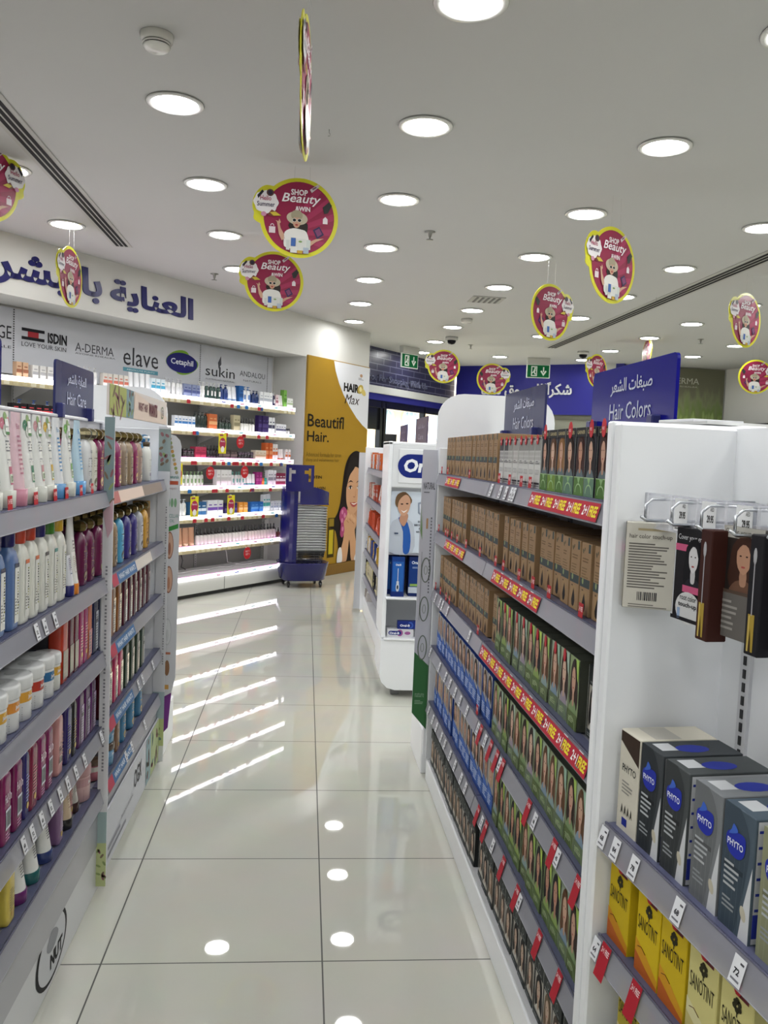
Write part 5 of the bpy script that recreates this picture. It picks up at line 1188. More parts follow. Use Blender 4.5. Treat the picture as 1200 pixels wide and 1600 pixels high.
@cached
def jar(c1, lidc, band, h=.085, r=.042):
    b = MB(); b.lathe([(.94*r, 0), (r, .003), (r, h*.70), (.97*r, h*.72)], c1, n=28); f = Curved(2*r, 2*r)
    b.rect(f, -.05, h*.42, .1, h*.22, band, 2, nseg=10); b.text(f, 'Jamila', -.014, h*.47, .028, h*.1, '#dcdcdc', 4, .02); b.lines(f, -.03, h*.06, .06, h*.3, 6, '#55565a', 3)
    k = MB(); k.lathe([(1.03*r, h*.70), (1.06*r, h*.72), (1.06*r, h*.93), (1.02*r, h*.98), (.9*r, h), (.001, h*1.01)], lidc, n=28)
    k.L = .0006; k.ell(top(h*1.005), .0, .0, r*.5, r*.32, '#b8bab8', 1, 16)
    return mk(b, PLAST, ('lid', k, PLAST, None))
@cached
def small_box(c1, c2, w, h, d=.05):
    b = MB(); b.box((0, d/2, h/2), (w, d, h), c1, .0008); fr = front(0, -w/2, 0); b.L = .0004
    b.rect(fr, 0, h*.62, w, h*.22, c2, 1); b.lines(fr, w*.15, h*.2, w*.7, h*.3, 3, c2, 1)
    return mk(b, PRINT)

LT = ['top', 'second', 'third', 'fourth', 'lowest']
def left_item(row, y, proto, name, stem, cat, group, dy=.022, rot=0):
    zb = LB[row]; place(proto, name, stem, cat, RL.w(y-.86, dy, lrow(zb)), RL.th+R(rot), group)
LG = [f'hair care on the {LT[k]} shelf of the left gondola' for k in range(5)]
# top shelf: tubes then round-shouldered bottles
for k, (y, c1, c2, nm_) in enumerate(((1.70, '#c49aa6', '#b06a7c', 'pink'), (1.78, '#cfd2cc', '#6d9b4c', 'green'), (1.86, '#d8c4ca', '#c06a80', 'rosy'), (1.935, '#d8b9c2', '#b4788a', 'pale pink'), (2.005, '#dadcd8', '#3c7a5a', 'green-leaf'), (2.08, '#dcd8d8', '#c08a90', 'rose-leaf'), (2.155, '#dcdcd4', '#c8a43a', 'yellow-flower'), (2.235, '#dadde0', '#4f86b8', 'blue-leaf'), (2.33, '#dadcd4', '#6fa852', 'lime-leaf'), (2.435, '#b4cfdf', '#4f8fc4', 'sky blue'))):
    left_item(0, y, flip_tube(0, c1, c2) if 'blue' not in nm_ and 'pink' not in nm_ else flip_tube(1, c1, c2), 'hair_mask_tube', f'{nm_} hair mask tube standing on its cap, left gondola top shelf', 'tube', LG[0], .03)
for y in (2.005, 1.935, 2.08, 2.435):
    pass
left_item(0, 2.535, ogx('#c8c9ca', '#8b8266', '#6b6b70'), 'shampoo_bottle', 'clear grey round-shouldered bottle beside the sky blue tube', 'bottle', LG[0], .035)
left_item(0, 2.60, ogx('#d3d1c6', '#8b8266', '#7c7a5c'), 'shampoo_bottle', 'off-white round-shouldered bottle left of the magenta bottles', 'bottle', LG[0], .035)
for k, (y, c1, nm_) in enumerate(((2.675, '#7a2150', 'magenta'), (2.75, '#7c2352', 'magenta'), (2.84, '#80204f', 'magenta'), (2.93, '#85225a', 'magenta'), (3.03, '#8b7a68', 'taupe'), (3.13, '#8f7c64', 'taupe'), (3.22, '#7c2450', 'magenta'), (3.30, '#a08578', 'taupe'))):
    left_item(0, y, ogx(c1, '#6e6038', '#c2a068' if nm_ == 'magenta' else '#54463a'), 'shampoo_bottle', f'{nm_} bronze-capped bottle, {ORD[k]} of the top shelf row on the left', 'bottle', LG[0], .035)
for k in range(9): left_item(0, 2.44+.085*k, ogx('#8a2a5a' if k % 3 else '#9a8a74'), 'shampoo_bottle', f'bronze-capped bottle half hidden in the back row, {ORD[k]} from the camera', 'bottle', LG[0], .12)
left_item(0, 3.40, pump_bottle('#a9a59a', '#4b3d28', '#dcdcdc', .05, .135), 'pump_bottle', 'grey-beige bottle with white pump on the left top shelf', 'bottle', LG[0], .05)
left_item(0, 3.50, pump_bottle('#dadbd6', '#4b3d28', '#e4e4e4', .054, .14), 'pump_bottle', 'white pump bottle on the left top shelf', 'bottle', LG[0], .035)
left_item(0, 3.585, ogx('#4a90c4', '#4a8ab8', '#3a6a94'), 'shampoo_bottle', 'sky blue bottle behind the white pump bottle', 'bottle', LG[0], .06)
# second shelf
for k, (y, c1, cc, tc_, nm_) in enumerate(((1.72, '#55719c', '#1f1f5a', '#20203c', 'far left blue'), (1.80, '#55719c', '#1f1f5a', '#20203c', 'second blue'), (1.885, '#536e9c', '#1d1d58', '#1a1c38', 'steel blue'), (1.955, '#cfd0c6', '#b5402c', '#c8642c', 'first orange-capped white'), (2.025, '#d0d1c8', '#b5402c', '#c8642c', 'second orange-capped white'), (2.10, '#cdcec6', '#20205c', '#3a3a3a', 'navy-capped white'), (2.175, '#cdcec6', '#3f7a2c', '#3f8a86', 'green-capped white'), (2.25, '#cfd0c8', '#c09a2c', '#c9cac6', 'yellow-capped white'))):
    left_item(1, y, square_bottle(c1, cc, tc_), 'shampoo_bottle', f'{nm_} square bottle on the left gondola second shelf', 'bottle', LG[1], .03)
for k, (y, cc) in enumerate(((1.93, '#20205c'), (2.0, '#3f7a2c'), (2.10, '#c09a2c'), (2.18, '#c09a2c'))): left_item(1, y, square_bottle('#cdcec6', cc, '#3a3a3a'), 'shampoo_bottle', f'back-row white square bottle with coloured cap, {ORD[k]} from the camera', 'bottle', LG[1], .10)
left_item(1, 2.315, inv_tube('#d3d5dc', '#26286a', .11, .034, '#3a3a6a'), 'cream_tube', 'small white tube with navy cap before the magenta bottles', 'tube', LG[1], .014)
left_item(1, 2.35, inv_tube('#dcdcd8', '#cf7c2c', .115, .036, '#a9a294'), 'cream_tube', 'small white tube with amber cap before the magenta bottles', 'tube', LG[1], .012)
left_item(1, 2.40, inv_tube('#d3d3cf', '#b8502c', .215, .056, '#77777a'), 'cream_tube', 'tall white tube with orange cap before the magenta bottles', 'tube', LG[1], .035)
left_item(1, 2.32, inv_tube('#c9c9c4', '#b8502c', .212, .056, '#77777a'), 'cream_tube', 'tall white tube with orange band behind the small tubes', 'tube', LG[1], .09)
for k, (y, c1, nm_) in enumerate(((2.50, '#5a1a40', 'dark magenta'), (2.585, '#5f1b42', 'dark magenta'), (2.70, '#6e1f4c', 'magenta'), (2.79, '#751f50', 'magenta'), (2.90, '#8a7458', 'caramel'), (3.0, '#4c9ac0', 'sky blue'), (3.12, '#3a347c', 'indigo'), (3.24, '#383278', 'indigo'), (3.35, '#a9aab0', 'silver grey'), (3.46, '#c0913c', 'amber'))):
    left_item(1, y, ogx(c1, '#6e6038', '#8a7a5a' if 'magenta' in nm_ else '#2c2c34'), 'shampoo_bottle', f'{nm_} bronze-capped bottle, {ORD[k]} of the second shelf row on the left', 'bottle', LG[1], .035)
for k in range(11): left_item(1, 2.46+.1*k, ogx('#4a1a38' if k < 6 else '#3a3466'), 'shampoo_bottle', f'second-shelf back-row bottle with bronze cap, {ORD[k]} from the camera', 'bottle', LG[1], .12)
left_item(1, 3.56, small_box('#8d6f3a', '#6a4f2a', .055, .18, .06), 'hair_care_box', 'gold-brown box at the far end of the left second shelf', 'box', LG[1], .03)
# third shelf
for k, (y, bd, nm_) in enumerate(((1.82, '#c89a3a', 'yellow-banded'), (1.90, '#c8843a', 'amber-banded'), (1.985, '#c9953a', 'orange and black'), (2.075, '#a8382c', 'red-banded'), (2.16, '#2f6490', 'blue-banded'))): left_item(2, y, jar('#cfd1d2', '#d2d4d4', bd, .105, .044), 'hair_cream_jar', f'{nm_} white hair cream jar on the left third shelf', 'jar', LG[2], .048)
left_item(2, 2.225, jar('#cfd0c8', '#d2d4d4', '#c99a3c', .098, .034), 'hair_cream_jar', 'narrow white jar with yellow and green label beside the larger jars', 'jar', LG[2], .04)
for k, y in enumerate((1.86, 1.96, 2.07, 2.16)): left_item(2, y, jar('#c9cbcc', '#c9cbcb', '#8a8c90', .105, .044), 'hair_cream_jar', f'back-row white hair cream jar, {ORD[k]} from the camera', 'jar', LG[2], .145)
left_item(2, 2.29, slim_bottle('#a63420', '#a63420', '#8c7c72', .06, .04, .19, 1), 'hair_mask_tube', 'orange-red tube with a taupe label on the left third shelf', 'tube', LG[2], .03)
for k, (y, c1, nm_, kd) in enumerate(((2.355, '#561222', 'first maroon', 1), (2.405, '#561222', 'second maroon', 1), (2.46, '#8f2458', 'first magenta-pink', 4), (2.51, '#952a5e', 'second magenta-pink', 4), (2.555, '#b3603c', 'orange and pink', 1))): left_item(2, y, slim_bottle(c1, c1, '#8c857c' if kd == 1 and k < 2 else '#c88a8a', .047, .034, .19, kd), 'shampoo_bottle', f'{nm_} slim bottle on the left third shelf', 'bottle', LG[2], .028)
for k, y in enumerate((2.62, 2.69, 2.765)): left_item(2, y, slim_bottle('#141c40', '#141c40', '#a9adb8', .062, .04, .19, 0), 'shampoo_bottle', f'navy square bottle with pale label, {ORD[k]} of three', 'bottle', LG[2], .03)
for k, y in enumerate((2.86, 2.95)): left_item(2, y, slim_bottle('#7c4a1c', '#5c3a1c', '#b5ac98', .062, .04, .185, 0), 'shampoo_bottle', f'amber-brown square bottle, {ORD[k]} of two', 'bottle', LG[2], .03)
for k in range(6): left_item(2, 3.05+k*.088, slim_bottle('#461020', '#3a0e1a', '#a9a4a4', .06, .04, .185, 0), 'shampoo_bottle', f'maroon square bottle with pale label, {ORD[k]} from the camera', 'bottle', LG[2], .03)
# fourth shelf
zz4 = [(1.78, '#b98a94', '#b98a94', '#d9b8b4', 3, 'dusty pink slim'), (1.86, '#7c1c56', '#7c1c56', '#fff', 2, 'magenta branded'), (1.935, '#741b52', '#741b52', '#fff', 2, 'second magenta branded'), (1.99, '#2c2466', '#2c2466', '#8a86c0', 4, 'violet narrow'), (2.045, '#7c1e3c', '#7c1e3c', '#b86a7a', 4, 'crimson'),
       (2.11, '#7c1c56', '#7c1c56', '#fff', 2, 'third magenta branded'), (2.17, '#761b52', '#761b52', '#fff', 2, 'fourth magenta branded'), (2.26, '#c08a88', '#c08a88', '#d9b8b4', 3, 'rose pink barcode'), (2.345, '#2c2462', '#2c2462', '#4a4290', 4, 'plain indigo'), (2.40, '#1c1a1c', '#1c1a1c', '#b08a5a', 4, 'thin black')]
for y, c1, cc, lc, kd, nm_ in zz4: left_item(3, y, slim_bottle(c1, cc, lc, .05 if 'narrow' not in nm_ and 'thin' not in nm_ else .032, .036, .17, kd), 'shampoo_bottle', f'{nm_} bottle on the left gondola fourth shelf', 'bottle', LG[3], .028)
for k, y in enumerate((2.47, 2.54, 2.61)): left_item(3, y, slim_bottle('#4a1650', '#4a1650', '#a58fb0', .058, .04, .175, 0), 'shampoo_bottle', f'purple square bottle with pale label, {ORD[k]} of three', 'bottle', LG[3], .03)
for k, (y, c1, nm_) in enumerate(((2.74, '#48101c', 'first dark red'), (2.83, '#48101c', 'second dark red'), (2.92, '#b02a58', 'first pink'), (3.0, '#b02a58', 'second pink'), (3.10, '#1c3020', 'first dark green'), (3.20, '#1c3020', 'second dark green'), (3.30, '#1c3020', 'third dark green'), (3.40, '#24362a', 'fourth dark green'))): left_item(3, y, slim_bottle(c1, c1, '#aaa8a4', .06, .04, .175, 0), 'shampoo_bottle', f'{nm_} square bottle on the far half of the left fourth shelf', 'bottle', LG[3], .03)
# lowest shelf
left_item(4, 1.80, inv_tube('#c9cac6', '#4c94c0', .12, .048), 'cream_tube', 'white tube with light blue cap at the near end of the lowest shelf', 'tube', LG[4], .035)
left_item(4, 1.90, slim_bottle('#c9b44c', '#c9b44c', '#8a7a34', .05, .036, .13, 4), 'shampoo_bottle', 'mustard yellow bottle on the left lowest shelf', 'bottle', LG[4], .03)
for k, (y, cc, nm_) in enumerate(((1.99, '#5c1c60', 'purple'), (2.085, '#1c5a5c', 'teal'), (2.19, '#26366c', 'navy'))): left_item(4, y, inv_tube('#d2d3d0', cc, .14, .056, '#55565a'), 'cream_tube', f'white tube with {nm_} cap on the left lowest shelf', 'tube', LG[4], .035)
left_item(4, 2.29, slim_bottle('#7a5a80', '#7a5a80', '#a58aaa', .046, .034, .14, 4), 'shampoo_bottle', 'lavender bottle on the left lowest shelf', 'bottle', LG[4], .03)
left_item(4, 2.38, inv_tube('#c2ac90', '#1c1b1c', .165, .044, '#8c6a58'), 'cream_tube', 'cream tube with black cap on the left lowest shelf', 'tube', LG[4], .03)
left_item(4, 2.435, slim_bottle('#b07a74', '#b07a74', '#8a4c4c', .032, .03, .165, 4), 'shampoo_bottle', 'coral narrow bottle on the left lowest shelf', 'bottle', LG[4], .04)
left_item(4, 2.49, inv_tube('#a9a59f', '#3a2420', .12, .044, '#77706a'), 'cream_tube', 'grey tube with brown cap on the left lowest shelf', 'tube', LG[4], .04)
left_item(4, 2.58, jar('#c4a0a0', '#c09698', '#b48c90', .11, .04), 'hair_cream_jar', 'pale pink tall jar before the frame strip', 'jar', LG[4], .05)
left_item(4, 2.75, jar('#b8707c', '#5c4636', '#c8c4bc', .07, .04), 'hair_cream_jar', 'pink jar with brown lid past the frame strip', 'jar', LG[4], .05)
left_item(4, 2.87, jar('#4f86ac', '#4c3c30', '#6f9cc0', .075, .046), 'hair_cream_jar', 'lower blue jar with brown lid of the stacked pair', 'jar', LG[4], .05)
o = place(jar('#4f86ac', '#4f86ac', '#6f9cc0', .055, .045), 'hair_cream_jar', 'upper blue jar stacked on the brown-lidded jar', 'jar', RL.w(2.87-.86, .05, lrow(LB[4])+.0765), RL.th, LG[4])
left_item(4, 3.0, slim_bottle('#7c5a40', '#4c3626', '#a98a66', .05, .04, .125, 4), 'shampoo_bottle', 'brown bottle beside the blue jars', 'bottle', LG[4], .035)
for k, y in enumerate((3.10, 3.25, 3.41)): left_item(4, y, ogx('#2f6f96', '#5c4a30', '#b59a5c', 1.0), 'shampoo_bottle', f'tall blue bottle with bronze cap, {ORD[k]} from the camera on the lowest shelf', 'bottle', LG[4], .035)

# ------------------------------------------------------------------ small goods on the lit wall
@cached
def tiny(kind, c1, c2, w, h):
    b = MB(); fr = front(-w*.5-.0006, -w/2, 0)
    if kind == 'box': b.box((0, 0, h/2), (w, w, h), c1, .001); b.L = .001; b.rect(fr, 0, h*.3, w, h*.22, c2, 1); b.rect(fr, w*.2, h*.65, w*.6, h*.08, c2, 1)
    elif kind == 'pump':
        b.lathe([(.47, 0), (.5, .004), (.5, h*.68), (.4, h*.76), (.2, h*.78)], c1, sx=w, sy=w*.7, n=12); b.lathe([(.2*w, h*.78), (.2*w, h*.86), (.07*w, h*.87), (.07*w, h*.94), (.22*w, h*.95), (.22*w, h)], c2, n=8); b.box((w*.15, 0, h*.975), (w*.5, w*.16, h*.04), c2); b.L = .001; b.rect(front(-w*.35-.001, -w*.25, 0), 0, h*.2, w*.5, h*.3, c2, 1)
    elif kind == 'tube':
        loft(b, [([(w/2*math.cos(a), w*.4*math.sin(a)) for a in [2*math.pi*k/12 for k in range(12)]], h*.16), ([(w*.52*math.cos(a), .002*math.sin(a)) for a in [2*math.pi*k/12 for k in range(12)]], h)], c1); b.lathe([(.44*w, 0), (.44*w, h*.16)], c2, n=12)
    elif kind == 'dropper':
        b.lathe([(.46, 0), (.5, .003), (.5, h*.5), (.3, h*.58), (.22, h*.6)], c1, sx=w, sy=w, n=12); b.lathe([(.26*w, h*.58), (.26*w, h*.74), (.14*w, h*.78), (.14*w, h*.95), (.08*w, h)], c2, n=10)
    elif kind == 'jar':
        b.lathe([(.48*w, 0), (.5*w, .002), (.5*w, h*.6)], c1, n=14); b.lathe([(.52*w, h*.6), (.52*w, h*.96), (.48*w, h), (.001, h)], c2, n=14)
    return mk(b, PLAST if kind != 'box' else PRINT)
WG = ['skin care on the top lit shelf', 'skin care on the second lit shelf', 'skin care on the third lit shelf', 'skin care on the fourth lit shelf', 'skin care on the fifth lit shelf', 'skin care on the sixth lit shelf']
KN = {'box': 'small carton', 'pump': 'pump bottle', 'tube': 'cosmetic tube', 'dropper': 'dropper bottle', 'jar': 'cosmetic jar'}
OBN = {'box': 'skin_care_box', 'pump': 'pump_bottle', 'tube': 'cream_tube', 'dropper': 'serum_bottle', 'jar': 'cream_jar'}
CT = {'box': 'box', 'pump': 'bottle', 'tube': 'tube', 'dropper': 'bottle', 'jar': 'jar'}
# (kind, body, second colour, colour word, width, height, from, to, step)
WALLG = {
 0: [('box', '#c4a284', '#8a5a44', 'tan', .045, .11, -2.42, -2.30, .06), ('box', '#d0cfcb', '#9a9a9a', 'white', .05, .10, -2.28, -1.95, .065), ('pump', '#d8d8d6', '#c9c9c8', 'white', .045, .14, -1.93, -1.66, .055), ('box', '#cfcac2', '#b86a5a', 'cream', .045, .11, -1.62, -1.35, .055), ('tube', '#d8dadc', '#b9bcc0', 'white', .05, .15, -1.33, -1.12, .065), ('box', '#d5e2e8', '#4a9ab8', 'pale blue', .05, .12, -1.1, -.95, .06), ('pump', '#dcdddc', '#c8c9cc', 'white-capped', .042, .14, -.93, -.72, .05), ('box', '#7d86a4', '#4a5280', 'slate blue', .05, .11, -.70, -.52, .055),
     ('pump', '#d9dad8', '#e0e0e0', 'cream', .045, .15, -.5, -.41, .05), ('pump', '#1c3a34', '#c9cac9', 'dark green', .048, .15, -.40, -.22, .055), ('pump', '#26407c', '#1c3068', 'royal blue', .055, .15, -.2, -.1, .06), ('tube', '#d6dade', '#7a9ac4', 'white and blue', .06, .14, -.08, .06, .07), ('box', '#2a5a94', '#1f4478', 'blue', .06, .16, .07, .13, .06), ('pump', '#d9dbdd', '#5a7aa8', 'tall white', .055, .16, .14, .22, .06), ('pump', '#1f3566', '#1a2c58', 'navy', .05, .13, .23, .39, .055), ('box', '#d3d5d6', '#9aa0a6', 'plain white', .05, .13, .40, .56, .052), ('pump', '#1f1c44', '#c2c2c6', 'midnight', .045, .14, .57, .65, .045), ('box', '#c9b5b8', '#8a5a64', 'blush', .045, .12, .655, .70, .045), ('tube', '#d4d3d2', '#c0b0b2', 'pearl', .045, .12, .71, .78, .05), ('box', '#6fa04a', '#4f7c34', 'green', .05, .18, .79, .84, .05), ('box', '#d3d5d1', '#9cab8c', 'white-green', .05, .10, .845, .93, .045)],
 1: [('box', '#1c1a1c', '#c0444a', 'black', .06, .09, -2.45, -1.9, .065), ('pump', '#d6d6d6', '#2f4f8c', 'white and navy', .05, .12, -2.40, -1.95, .12), ('pump', '#d8d9d8', '#1f5c4c', 'white and green', .06, .14, -1.85, -1.7, .07), ('box', '#cfd3d8', '#3a6a9c', 'white-blue', .04, .10, -.80, -.56, .045), ('pump', '#23302c', '#1a2420', 'black-green', .045, .15, -.54, -.38, .05), ('box', '#b8623a', '#cf9a6a', 'orange', .06, .14, -.36, -.25, .055), ('dropper', '#24352c', '#15181a', 'dark green', .04, .12, -.24, -.02, .045), ('box', '#a9a184', '#7c765c', 'khaki', .05, .15, .0, .10, .05), ('dropper', '#d2d2cc', '#1c1c1e', 'black-topped white', .04, .13, .12, .34, .045), ('box', '#2c1f4c', '#46386c', 'deep purple', .05, .17, .39, .5, .052), ('box', '#cfd0d2', '#3c3c50', 'white-violet', .042, .16, .52, .65, .044), ('box', '#cdcdd0', '#55556c', 'low white', .045, .10, .67, .82, .048), ('jar', '#c8c8ca', '#1f1f2c', 'dark-lidded', .045, .06, .84, .93, .048)],
 2: [('jar', '#2a2224', '#1c1618', 'black', .05, .08, -.9, -.55, .055), ('box', '#b04058', '#8c2c44', 'raspberry', .07, .10, -.53, -.42, .075), ('dropper', '#201c20', '#141214', 'black', .042, .12, -.40, -.22, .045), ('box', '#46403e', '#6a605a', 'charcoal', .05, .08, -.20, .02, .055), ('jar', '#1f1c20', '#38343a', 'glossy black', .045, .07, .04, .3, .05), ('box', '#c9c2ac', '#a99c7a', 'ivory', .06, .09, .34, .5, .062), ('box', '#b4582c', '#cf8a5a', 'burnt orange', .055, .17, .51, .58, .055), ('box', '#cfcfcc', '#c06a3c', 'white-orange', .04, .16, .59, .69, .042), ('tube', '#d2cfca', '#c4602f', 'white and orange', .045, .11, .70, .84, .048), ('box', '#d4d3d0', '#b86a40', 'tall white', .04, .11, .86, .92, .045)],
 3: [('pump', '#cfd8cc', '#7a9c6c', 'pale green', .045, .13, -.78, -.38, .05), ('box', '#d3d5d2', '#b0b4ae', 'off-white', .05, .15, -.22, -.05, .055), ('pump', '#d6dad8', '#6aa89c', 'mint', .042, .13, -.03, .18, .046), ('tube', '#d8dad8', '#4f9aa4', 'white and teal', .04, .11, .2, .36, .044), ('box', '#8a2c6c', '#a84a8a', 'purple-pink', .045, .13, .38, .46, .045), ('box', '#cf6a2c', '#e08a4a', 'small orange', .04, .07, .465, .505, .04), ('box', '#2f9c8c', '#4cb8a8', 'small teal', .04, .07, .51, .55, .04), ('box', '#d2d3d6', '#8a8c94', 'white-grey', .045, .15, .57, .68, .046), ('box', '#7c2a44', '#d0c8cc', 'burgundy', .055, .12, .7, .82, .058)],
 4: [('pump', '#d8dadc', '#c9ccd2', 'white', .05, .15, -.72, -.6, .06), ('box', '#2f5a84', '#c2cfd8', 'blue and white', .07, .12, -.58, -.37, .075), ('box', '#cfd2d6', '#6a4a9c', 'white and violet', .07, .13, -.35, -.18, .075), ('box', '#2a2058', '#4a3c80', 'indigo', .06, .10, -.1, .08, .065), ('box', '#cf8a3a', '#e0b27a', 'amber', .06, .10, .12, .24, .065), ('box', '#2c62a8', '#5a8cc4', 'bright blue', .06, .10, .3, .44, .065), ('box', '#d0d3d4', '#4a9a94', 'tall white-teal', .04, .17, .5, .62, .044), ('box', '#cfd1d4', '#8c94a4', 'silver white', .04, .10, .64, .78, .045)],
 5: [('tube', '#b58a6c', '#c9a888', 'caramel', .07, .17, -.72, -.5, .078), ('dropper', '#d3cfcb', '#141215', 'black-topped', .05, .15, -.47, .2, .051), ('dropper', '#d6c9c6', '#141215', 'pink-white black-topped', .05, .15, .24, .72, .05), ('dropper', '#5c2a2c', '#141215', 'small amber', .035, .10, .74, .84, .05)]}
rn = random.Random(21)
for row, gs in WALLG.items():
    zt = WALL_Z[row]+.0175
    for kind, c1, c2, word, w, h, a, c_, st in gs:
        x = a+w/2; k = 0
        while x < c_+.001+w/2 and x-w/2 < c_:
            hh = h
            place(tiny(kind, c1, c2, w, hh), OBN[kind], f'{word} {KN[kind]}, {ORD[k]} of its kind from the left, {WG[row].split("on the ")[1]}', CT[kind], WL.w(x, .055+rn.random()*.012, zt), WL.th, WG[row])
            x += max(st, w+.001); k += 1
    if row < 2:      # second rows further back
        pass

# goods on the toothbrush stand
b = MB(); b.box((0, .03, .115), (.075, .06, .23), '#1c3f86', .001); fr = front(0, -.0375, 0); b.L = .0006; b.rect(fr, .006, .004, .063, .20, '#2a62b0', 1); b.rect(fr, .03, .05, .014, .04, '#c9cfd8', 2); b.ell(fr, .037, .055, .010, .028, '#c9cfd8', 2, 12); b.ell(fr, .037, .055, .005, .013, '#23283c', 3, 10); b.rect(fr, .035, .08, .004, .085, '#c9cfd8', 2); b.text(fr, 'Oral-B', .022, .18, .032, .012, '#e6ebf4', 3, .03); b.rect(fr, 0, 0, .075, .03, '#1a2f70', 3)
TB = mk(b, PRINT)
b = MB(); b.box((0, .05, .115), (.19, .10, .23), '#17275c', .001); fr = front(0, -.095, 0); b.L = .0006; b.rect(fr, 0, .05, .19, .16, '#1b3a7c', 1); b.text(fr, 'Oral-B', .015, .19, .06, .018, '#dfe5f0', 2, .03); b.lines(fr, .02, .165, .05, .012, 2, '#9ab0d4', 2); b.poly(fr, [(.055, .135), (.075, .142), (.095, .135), (.092, .105), (.075, .09), (.058, .105)], '#c2cad6', 2); b.text(fr, '1', .071, .105, .008, .022, '#23293a', 3, .05); b.rect(fr, .008, .06, .05, .014, '#8cae5a', 2); b.rect(fr, 0, .02, .19, .035, '#bcc4d0', 2); b.ell(fr, .15, .12, .02, .05, '#aab4c4', 2, 14); b.ell(fr, .15, .12, .012, .03, '#1c2030', 3, 12)
TB2 = mk(b, PRINT)
SGp = 'boxes on the toothbrush stand'
for k, (x, y, p, l_) in enumerate(((.085, .01, TB, 'slim blue electric toothbrush box at the front left of the stand'), (.245, .03, TB2, 'large navy electric toothbrush box beside the slim one'), (.06, .09, TB, 'slim blue toothbrush box behind the front left one'), (.385, .03, TB, 'slim blue toothbrush box at the right of the stand'))):
    place(p, 'toothbrush_box', l_, 'box', (OX+x, OY+y, .592), 0, SGp)
def tp(c0, c1):
    b = MB(); b.box((0, .02, .0225), (.155, .045, .045), c0, .001); fr = front(-.0025, -.0775, 0); b.L = .0006; pill(b, fr, .008, .0225, .075, .024, '#1f2c7c' if c0 != '#1f2f7c' else '#1f2f7c', 2); b.ell(fr, .075, .0225, .018, .02, c1, 1, 14); b.text(fr, 'Oral-B', .014, .014, .058, .014, '#e6e9f2', 3, .04); b.ell(fr, .12, .022, .018, .010, c1, 2, 10)
    return mk(b, PRINT)
for k, (x, z, c0, c1) in enumerate(((.115, 0, '#d3d3d8', '#9c5a94'), (.285, 0, '#1f2f7c', '#d4d6de'), (.175, .046, '#1f2f7c', '#3a5ab0'), (.345, .046, '#d3d3d8', '#8a8c94'))):
    place(tp(c0, c1), 'toothpaste_box', f'{["white", "navy"][c0 == "#1f2f7c"]} toothpaste carton, {["first on the lower", "second on the lower", "left on the upper", "right on the upper"][k]} layer of the stand niche', 'box', (OX+x, OY+.03, .3525+z), 0, 'toothpaste cartons in the stand niche')
# goods on the gondola behind
rn = random.Random(4)
for row, zb in enumerate(GB+[.1]):
    z0 = zb+.045 if row < 5 else .142
    pal = [['#c4602f', '#d2d0cc', '#9aa8b8'], ['#c9c4c0', '#b04a34', '#d0a898'], ['#c8502a', '#c8502a', '#b8472a'], ['#3a4c8c', '#c9a43c', '#d3d3d6'], ['#c9c08c', '#2c2a2c', '#d0c8b0'], ['#c9c4c0', '#d8d8d4', '#b0a8a4']][row]
    wd = ['orange-white', 'rosy', 'orange', 'navy-gold', 'cream-black', 'pale'][row]
    for k in range(19 if row < 5 else 4):
        w = .05+.03*rn.random(); c1 = rn.choice(pal); y = 1.5+k*.05
        place(tiny('box' if rn.random() < .7 else 'tube', c1, rn.choice(pal), .045, .11+.03*rn.random() if row < 5 else .07), 'oral_care_box', f'{wd} pack, {ORD[k]} along {["top", "second", "third", "fourth", "fifth", "base"][row]} level of the gondola behind the toothbrush stand', 'box', RG.w(.05+k*.081, .03, z0), RG.th, 'packs on the gondola behind the toothbrush stand')

